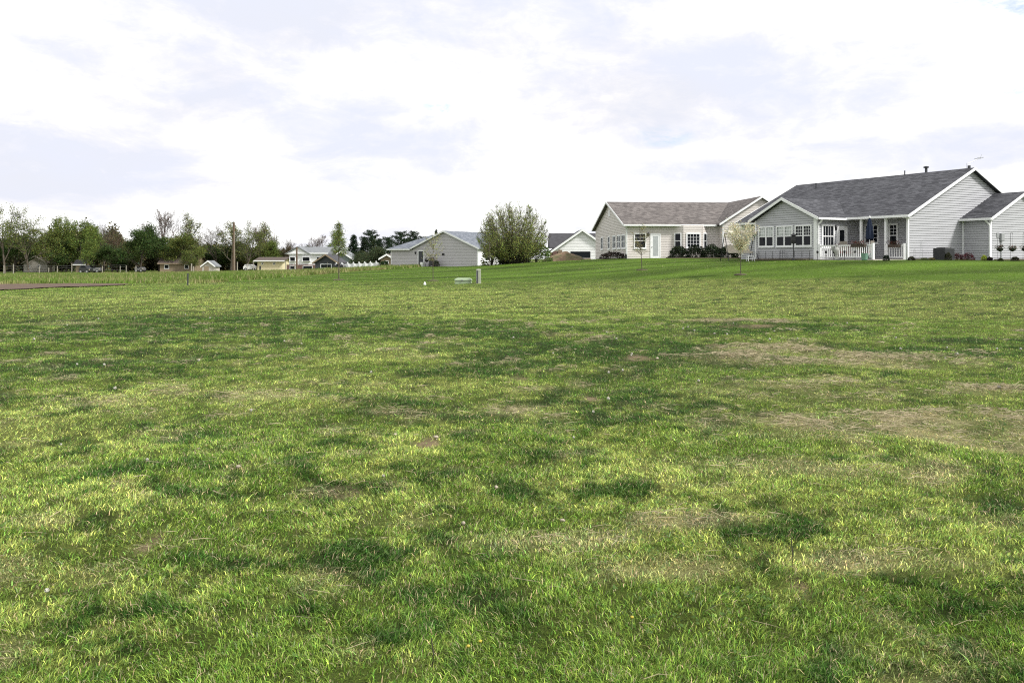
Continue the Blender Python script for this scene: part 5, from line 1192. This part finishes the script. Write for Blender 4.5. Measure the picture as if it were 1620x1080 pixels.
# things by the pale grey house
g_ = empty('kettle_grill', loc_on(H4, -7.55, -1.0), 0, 'black kettle grill left of the gable wall plants at the pale grey house', 'grill'); m = MB(); m.lathe([(.05, .65), (.22, .72), (.30, .88), (.30, .92), (.22, 1.1), (.05, 1.18)], n=14); m.build('bowl', BLACK, g_)
for a in range(3): MB().tube([(.32 * math.cos(a * 2.09), .32 * math.sin(a * 2.09), 0), (.12 * math.cos(a * 2.09), .12 * math.sin(a * 2.09), .75)], .02, 5).build('leg', BLACK, g_)
g_ = empty('garden_cart', loc_on(H4, -6.7, -1.0), 0, 'black upright covered cart beside the grill at the pale grey house', 'cart'); MB().box(-.35, .35, -.25, .25, .15, 1.0).build('body', BLACK, g_); MB().prism([(-.4, -.3, 1.0), (.4, -.3, 1.0), (.25, -.2, 1.25), (-.25, -.2, 1.25)], (0, .5, 0)).build('lid', BLACK, g_)
for sx in (-.3, .3): MB().tube([(sx, -.3, .12), (sx, .3, .12)], .12, 10).build('wheel', RUBBER, g_)
g_ = empty('white_planter', loc_on(H4, -8.3, -1.0), 0, 'low white planter beside the dark door', 'planter'); MB().lathe([(.2, 0), (.28, .35), (.30, .6), (.25, .6), (.24, .5)], n=12).build('pot', WHITE, g_)
shrub('garden_shrub', loc_on(H4, -5.9, -1.1), .5, .4, .9, 500, .12, (.04, .05, .03), 'dark little shrub right of the covered cart', 51)
shrub('garden_shrub', loc_on(H4, -15.2, -.6), .8, .6, 1.0, 700, .15, (.03, .05, .02), 'dark shrub at the far left corner of the pale grey house', 52)

# soil mound
cx, cy, cz_ = at_px(893, 86); rngm = np.random.default_rng(2); a, b = np.meshgrid(np.linspace(0, 2 * math.pi, 49)[:-1], np.linspace(0, 1, 16)); rx = 2.6; ry = 2.0
Xm = np.cos(a) * b * rx; Ym = np.sin(a) * b * ry; hz_ = np.clip(1 - b ** 1.6, 0, 1) * 1.15 * (.6 + .8 * fbm(Xm * 1.1 + 4, Ym * 1.1, 5, 4)); 
V = np.c_[Xm.ravel(), Ym.ravel(), (hz_ - .12).ravel()]; ii = (np.arange(15)[:, None] * 48 + np.arange(48)[None]); jj = (np.arange(15)[:, None] * 48 + (np.arange(48)[None] + 1) % 48)
me = np_mesh('soil_mound', V, np.stack([ii, jj, jj + 48, ii + 48], -1).ravel(), np.full(15 * 48, 4), MOUND, None, True); o = link('soil_mound', me, None, (cx, cy, cz_)); tag(o, 'mound of brown soil and weeds between the round tree and the white house', 'soil mound')
for k, (px, dz, lab) in enumerate([(884, .9, 'rusty brown scrap board on the soil mound'), (876, .75, 'dark broken block on top of the soil mound')]):
    x, y, z = at_px(px, 86); m = MB(); m.box(-.35, .35, -.1, .1, 0, .42); m.prism([(-.1, -.12, .1), (.3, -.12, .0), (.35, -.12, .5), (-.05, -.12, .55)], (0, -.05, 0)); o = m.build('scrap_block', BRICK if k else WOODG, None, False, (x, y, z + dz - .15)); tag(o, lab, 'debris')

# dark mulch beds added against the walls as contact shading
def bed(H_, pts, label):
    b_ = []
    for (x, y) in pts: p = H_.matrix_basis @ Vector((x, y, 0)); b_.append((p.x, p.y))
    m = MB(); n_ = len(b_); c0 = (sum(p[0] for p in b_) / n_, sum(p[1] for p in b_) / n_); ring = []
    for i in range(n_):
        for k in range(5):
            t_ = k / 5; a_, c_ = b_[i], b_[(i + 1) % n_]; q = (a_[0] + (c_[0] - a_[0]) * t_, a_[1] + (c_[1] - a_[1]) * t_); j = random.uniform(-.05, .05); ring.append((q[0] + j, q[1] + j))
    zr_ = [gz(*p) for p in ring]; top = [(p[0] + (c0[0] - p[0]) * .03, p[1] + (c0[1] - p[1]) * .03, z + .07) for p, z in zip(ring, zr_)]; bot = [(p[0], p[1], z - .08) for p, z in zip(ring, zr_)]; k = len(ring)
    m.add(bot + top + [(c0[0], c0[1], gz(*c0) + .10)], [(i, (i + 1) % k, k + (i + 1) % k, k + i) for i in range(k)] + [(k + i, k + (i + 1) % k, 2 * k) for i in range(k)])
    tag(m.build('contact_bed', MULCH, None), label, 'planting bed')
bed(H1, [(.2, -.06), (.2, -.75), (5.2, -.75), (5.2, -.06)], 'dark mulch bed added as contact shade along the foot of the grey gable wall')
bed(H1, [(-2.86, 4.6), (-2.86, 9.9), (-3.5, 9.9), (-3.5, 4.6)], 'dark mulch bed added as contact shade between the wire fence and the sunroom wall')
bed(H1, [(5.5, -1.9), (5.5, -2.5), (11.5, -2.5), (11.5, -1.9)], 'dark mulch bed added as contact shade in front of the garage wing')
bed(H2, [(3.3, -.7), (3.4, -2.7), (8.3, -3.0), (10.6, -3.4), (10.6, -1.1), (8.3, -1.1)], 'dark mulch bed added as contact shade under the round shrubs of the tan house')

# ------------------------------------------------------------------ things on the lawn and across the field
# utility handhole box and cable pedestal at the edge of the near lawn
x, y, z = at_px(733, 47.5); b_ = empty('utility_box', (x, y, z - .02), R(-8), 'low pale green plastic utility box on the lawn beside the olive post', 'utility box')
m = MB(); 
def rbox(hx, hy, z0, z1, tx=0., ty=0., c=.05):
    pts = lambda ax, ay, zz: [(-ax + c, -ay, zz), (ax - c, -ay, zz), (ax, -ay + c, zz), (ax, ay - c, zz), (ax - c, ay, zz), (-ax + c, ay, zz), (-ax, ay - c, zz), (-ax, -ay + c, zz)]
    vs = pts(hx, hy, z0) + pts(hx - tx, hy - ty, z1); return vs, [tuple(range(8))[::-1], tuple(range(8, 16))] + [(i, (i + 1) % 8, 8 + (i + 1) % 8, 8 + i) for i in range(8)]
m.add(*rbox(.47, .30, 0, .19, .02, .02)); m.build('base', GREENP, b_)
m = MB(); m.add(*rbox(.49, .32, .20, .29, .03, .03)); m.add(*rbox(.455, .285, .2901, .345, .10, .10)); m.build('lid', GREENP, b_)
MB().box(-.05, .05, -.345, -.325, .20, .25).build('latch', GREYM, b_)
x, y, z = at_px(757, 47); b_ = empty('cable_pedestal', (x, y, z - .03), R(15), 'olive grey upright cable pedestal post right of the green utility box', 'pedestal')
m = MB(); m.add(*rbox(.13, .12, 0, .80, .008, .008, .035)); m.build('body', PEDES, b_); m = MB(); m.add(*rbox(.14, .13, .801, .86, .03, .03, .04)); m.build('cap', PEDES, b_)
MB().box(-.135, -.05, -.13, -.118, .05, .76).build('front_panel', DARKP, b_)
x, y, z = at_px(672, 46.5); b_ = empty('marker_cone', (x, y, z), 0, 'little white pointed marker in the grass left of the green box', 'marker'); MB().lathe([(.085, 0), (.08, .03), (.02, .17), (.005, .18)], n=12).build('cone', WHITE, b_)
x, y, z = at_px(297, 47.5); b_ = empty('field_post', (x, y, z), 0, 'dark short post at the corner of the mown lawn', 'post'); MB().bar((0, 0, -.1), (.01, 0, .66), .075, .06).build('body', DARKP, b_); MB().box(-.045, .05, -.035, .035, .66, .69).build('cap', DARKP, b_)

# utility poles
def pole(px, Y, top, r, label, arm=False):
    x, y, z = at_px(px, Y); H_ = (HY - top) / F * Y + EYE - z; p_ = empty('utility_pole', (x, y, z), 0, label, 'utility pole')
    MB().tube([(0, 0, -.3), (0, 0, H_)], [r, r * .65], 10).build('post', POLEW, p_)
    if arm:
        MB().tube([(.14, -.22, .2), (.12, -.18, H_ * .82)], .05, 6).build('conduit', POSTW, p_); MB().lathe([(.12, 0), (.14, .1), (.1, .3), (.03, .36)], (0, -.0, H_ - .05), 8).build('insulator', GREYM, p_)
    return p_
pole(370, 164, 352, .29, 'tall brown wooden utility pole in front of the row of trees', True); pole(469.5, 148, 391, .20, 'shorter brown utility pole before the split-level house')
# fence posts and wires on the left
FP = [(6, 420, 437, 140), (21, 418, 437, 140), (62, 421, 434, 156), (77, 424, 433, 160), (90.5, 421, 433, 158), (113.5, 417, 432, 158), (162, 421, 434, 158), (190, 421, 432, 165), (199.5, 420, 432, 165)]
W_ = ['leftmost of the bleached fence posts along the field', 'second bleached fence post from the left end', 'bleached fence post before the stone-coloured house', 'short bleached post right of the stone-coloured house', 'bleached post between the stone-coloured house and the tan shed', 'tallest bleached post just left of the tan shed',
      'bleached post right of the silver car', 'bleached post before the russet tree, left of a pair', 'bleached post before the russet tree, right of a pair']
prev = None
for (px, t0, b0, Y), lab in zip(FP, W_):
    x, y, z = at_px(px, Y); h = (HY - t0) / F * Y + EYE - z; p_ = empty('fence_post', (x, y, z), 0, lab, 'fence post', 'bleached posts along the field'); MB().tube([(0, 0, -.2), (.02, 0, h - .04)], [.075, .07], 8).build('post', POSTW, p_); MB().lathe([(.1, h - .04), (.07, h), (.01, h + .015)], n=8).build('cap', POSTW, p_)
for (px, t0, Y, r_, lab) in [(303, 417.5, 160, .12, 'pale square post just left of the gabled shed'), (306, 422, 158, .1, 'shorter pale post between the brown-roofed house and the shed'), (375.5, 415, 158, .10, 'pale slim post right of the tall utility pole'), (400.5, 413, 162, .07, 'thin pale post left of the cream house'), (391, 417, 165, .07, 'thin pale post above the white car'), (452, 415, 150, .07, 'slim pale post left of the split-level house'), (466, 417, 148, .07, 'slim pale post beside the short utility pole'), (518, 415, 140, .08, 'slim pale post before the steep black roof'), (572, 413, 140, .09, 'pale lamp-like post behind the white fence'), (215, 421, 165, .07, 'pale little post at the foot of the dark green tree')]:
    x, y, z = at_px(px, Y); h = (HY - t0) / F * Y + EYE - z; p_ = empty('marker_post', (x, y, z), 0, lab, 'post'); MB().tube([(0, 0, -.2), (0, 0, h)], r_, 8).build('post', POSTW, p_); MB().lathe([(r_ * 1.2, h), (r_, h + .06), (.01, h + .08)], n=8).build('cap', POSTW, p_)
w_ = empty('wire_fence', (0, 0, 0), 0, 'thin wire strands strung between the bleached posts', 'fence')
for hh_ in (.6, 1.1, 1.5): MB().tube([(at_px(px, Y)[0], at_px(px, Y)[1], at_px(px, Y)[2] + hh_) for px, _, _, Y in FP], .007, 4).build('wire', GREYM, w_)
# white vinyl fence
w_ = empty('vinyl_fence', (0, 0, 0), 0, 'white vinyl panel fence with scalloped top behind the young green tree', 'fence')
fx = [532, 541, 550, 559, 568, 577, 586, 595, 606]
for i, px in enumerate(fx):
    x, y, z = at_px(px, 133 - i * .3); m = MB(); m.box(x - .07, x + .07, y - .07, y + .07, z - .2, z + 1.35); m.build('post', WHITE, w_)
    if i < len(fx) - 1:
        x2, y2, z2 = at_px(fx[i + 1], 133 - (i + 1) * .3); n = 8; m = MB()
        pts = [(x + .07 + (x2 - x - .14) * k / n, (y + y2) / 2, (z + z2) / 2 + 1.22 - .22 * math.sin(math.pi * k / n)) for k in range(n + 1)]
        m.prism([(pts[0][0], pts[0][1], z - .1)] + pts + [(pts[-1][0], pts[-1][1], z - .1)], (0, .04, 0)); m.build('panel', WHITE, w_)
# vehicles far off
def car(name, px, Y, Ln, Hh, paint, label, cat, rot=0, suv=True):
    x, y, z = at_px(px, Y); c_ = empty(name, (x, y, z + .02), R(rot), label, cat)
    w = .88; m = MB()
    prof = [(-Ln / 2, .35), (-Ln / 2, .95), (-Ln / 2 + .15, 1.05), (-Ln / 2 + .35, Hh), (Ln * .12, Hh), (Ln * .28, 1.02), (Ln / 2 - .08, .9), (Ln / 2, .7), (Ln / 2, .35)]
    m.prism([(a, -w, b) for a, b in prof], (0, 2 * w, 0)); m.build('body', paint, c_)
    g = MB(); g.prism([(-Ln / 2 + .45, -w - .012, 1.08), (-Ln / 2 + .5, -w - .012, Hh - .1), (Ln * .10, -w - .012, Hh - .1), (Ln * .22, -w - .012, 1.08)], (0, .01, 0)); g.build('side_window', GLASS, c_)
    for sx in (-Ln * .31, Ln * .31):
        for sy in (-w + .02, w - .22):
            q = MB().tube([(sx, sy - .03, .34), (sx, sy + .2, .34)], .34, 14).build('wheel', RUBBER, c_); MB().tube([(sx, sy - .045, .34), (sx, sy + .1, .34)], .19, 10).build('rim', GREYM, q)
    MB().box(Ln / 2 - .02, Ln / 2 + .02, -w + .1, -w + .4, .65, .8).build('headlight', LAMPG, c_); MB().box(-Ln / 2 - .02, -Ln / 2 + .02, -w + .08, -w + .3, .7, .9).build('tail_light', TERRA, c_)
    return c_
car('parked_van', 136, 158, 1.9, 1.5, CARB, 'short black vehicle parked before the little tan shed', 'van', 0); car('parked_car', 151, 168, 2.0, .95, CARS, 'silver car half hidden by weeds right of the black vehicle', 'car', 5)
car('parked_car', 397, 168, 2.6, 1.35, CARW, 'white car with a bright roof left of the cream house', 'car', 0); car('parked_car', 222, 170, 1.6, .95, CARS, 'pale little car under the dark green tree', 'car', 0)
car('parked_car', 537, 131, 1.6, .9, CARB, 'small dark car before the white fence', 'car', 0)

# dandelion seed heads
def dandelion(px, py, hgt, rr_, label, first=[None, None]):
    x, y, z = hit(px, py + (.45 * rr_ / .19 + .01) * 1300 / hit(px, py)[1])
    if first[0] is None:
        d_ = empty('dandelion', (0, 0, 0), 0, None, 'dandelion'); MB().tube([(0, 0, 0), (.01, 0, .22), (0, 0, .45)], [.022, .018, .016], 6).build('stem', STEMG, d_)
        r = np.random.default_rng(1); n = 150; v = r.normal(size=(n, 3)); v /= np.linalg.norm(v, axis=1)[:, None]
        c0 = np.array([0, 0, .45]); wv_ = np.cross(v, r.normal(size=(n, 3))); wv_ /= np.linalg.norm(wv_, axis=1)[:, None]; wv2 = np.cross(v, wv_)
        V = []
        for k in range(n):
            e = c0 + v[k] * .17; V += [tuple(c0 + v[k] * .03 + wv_[k] * .003), tuple(c0 + v[k] * .03 - wv_[k] * .003), tuple(e - wv_[k] * .035), tuple(e + wv_[k] * .035)]
            V += [tuple(e + wv2[k] * .035), tuple(e + wv_[k] * .035), tuple(e - wv2[k] * .035), tuple(e - wv_[k] * .035)]
        m = np_mesh('seed_head', np.array(V), np.arange(len(V)), np.full(len(V) // 4, 4), PUFF); link('seed_head', m, d_); o = d_; first[0] = d_
    else: o = copy_tree(first[0])
    o.location = (x, y, z + .012); o.scale = (rr_ / .19,) * 3; o.rotation_euler = (random.uniform(-.15, .15), random.uniform(-.15, .15), random.uniform(0, 6)); tag(o, label, 'dandelion', 'dandelion seed heads scattered over the lawn')
random.seed(3)
NAMED = [(587, 589, 'white dandelion head on the yellow-green patch, left of the centre dark patch'), (397, 651, 'dandelion head alone on the pale grass at centre left'), (607, 756, 'large ivory dandelion head just below the bare patch at centre left'), (908, 694, 'dandelion head in the dark grass right of the centre bare patch'), (938, 652, 'dandelion head just below the small bare patch with pale straw'),
         (962, 631, 'dandelion head right next to the small bare patch'), (75, 936, 'tiny white dandelion head near the lower left corner'), (234, 729, 'dandelion head below the dark tuft at left'), (96, 704, 'small dandelion head near the left edge'), (122, 577, 'dandelion head on the left edge of the dark band'), (183, 615, 'small dandelion head left of the pale grass'), (315, 571, 'dandelion head on the lower edge of the dark band')]
for (px, py, lab) in NAMED: dandelion(px, py, .055 + random.random() * .03, (.015 + random.random() * .005) * (.62 if py > 680 else 1), lab)
far = [(106, 515), (156, 505), (172, 497), (294, 499), (332, 504), (352, 489), (282, 497), (54, 537), (165, 578), (213, 503), (130, 502), (387, 532), (450, 540), (477, 545), (590, 510), (527, 514), (70, 488), (812, 535), (905, 520), (1080, 520), (1088, 518), (1098, 524), (1130, 530), (1150, 530), (1225, 524), (1218, 537), (1250, 521), (1262, 538), (1415, 520), (1418, 535),
       (1424, 552), (1498, 550), (1515, 560), (1578, 553), (1615, 553), (1495, 568), (1000, 560), (998, 564), (985, 588), (963, 590), (1105, 604), (960, 528), (975, 536), (1160, 512), (948, 455), (1060, 462), (1175, 456), (1190, 459), (1340, 512), (875, 560)]
for (px, py) in far: dandelion(px, py, .07 + random.random() * .05, .014 + random.random() * .010, 'small white dandelion seed head dotted in the distant half of the lawn')
# yellow dandelion flowers near
for k, (px, py, lab) in enumerate([(741, 1047, 'yellow dandelion flower near the bottom centre'), (1000, 1001, 'small yellow dandelion flower low right of centre'), (760, 1040, 'second yellow dandelion flower by the first near the bottom')]):
    x, y, z = hit(px, py); d_ = empty('dandelion_flower', (x, y, z), 0, lab, 'flower'); MB().tube([(0, 0, 0), (0, 0, .05)], .0025, 6).build('stem', STEMG, d_); MB().lathe([(.004, .045), (.007, .050), (.008, .053), (.004, .056), (.001, .057)], n=12).build('flower_head', YELLOW, d_)
# pale stones and a dropped stick
for k, (px, py, s_, lab) in enumerate([(690, 697, .035, 'pale stone lying in the centre bare patch'), (625, 693, .03, 'whitish stone beside the dark tuft left of the bare patch'), (733, 838, .028, 'sliver of white bark in the grass below centre'), (377, 747, .03, 'grey-white pebble in dark grass at left'), (1040, 570, .05, 'small stone on the far bare patch'), (785, 778, .03, 'brownish pebble in the middle of the lawn'), (890, 832, .025, 'tan leaf-like fragment on the lawn below centre'), (1580, 617, .06, 'dark stone in the grass near the right edge')]):
    x, y, z = hit(px, py); r = np.random.default_rng(k); s_ *= .55; m = MB(); m.lathe([(s_ * .5, -.01), (s_ * .95, s_ * .15), (s_, s_ * .4), (s_ * .7, s_ * .75), (s_ * .2, s_ * .9)], n=9, sx=1.3, sy=.7)
    m.v = [(a * (1 + r.normal(0, .12)), b * (1 + r.normal(0, .12)), c * (1 + r.normal(0, .1))) for a, b, c in m.v]; o = m.build('stone', PEBB if k != 7 else DARKP, None, True, (x, y, z + .02)); o.rotation_euler = (.1, .1, k); tag(o, lab, 'stone')
for k, (px, py, h, lab) in enumerate([(1253, 908, .17, 'thin dark twig standing upright in the grass at lower right'), (684, 1062, .12, 'short dark stalk standing in the grass at bottom centre')]):
    x, y, z = hit(px, py); m = MB(); m.tube([(0, 0, -.01), (.004, 0, h * .5), (-.004, 0, h)], [.0035, .003, .0022], 6); o = m.build('twig', BARKD, None, False, (x, y, z)); tag(o, lab, 'twig')
for k, (px, py, h) in enumerate([(212, 520, .3), (295, 508, .2), (476, 545, .25), (1092, 545, .22), (450, 535, .2), (165, 500, .2)]):
    x, y, z = hit(px, py); m = MB()
    for j in range(4): a = j * 1.7 + k; m.tube([(0, 0, 0), (.04 * math.cos(a), .04 * math.sin(a), h * .6), (.09 * math.cos(a), .09 * math.sin(a), h * (.8 + .08 * j))], [.003, .003, .005], 5)
    o = m.build('seed_stalks', STEMG, None, False, (x, y, z)); tag(o, ['pale upright seed stalks at the left side of the dark band', 'leaning pale grass stalks above the dark band', 'green upright weed stalks at the lower edge of the dark band', 'thin upright stalks by the far right bare patch', 'thin green stalks in the middle of the dark band', 'pale thin stalks above the left of the dark band'][k], 'weed')
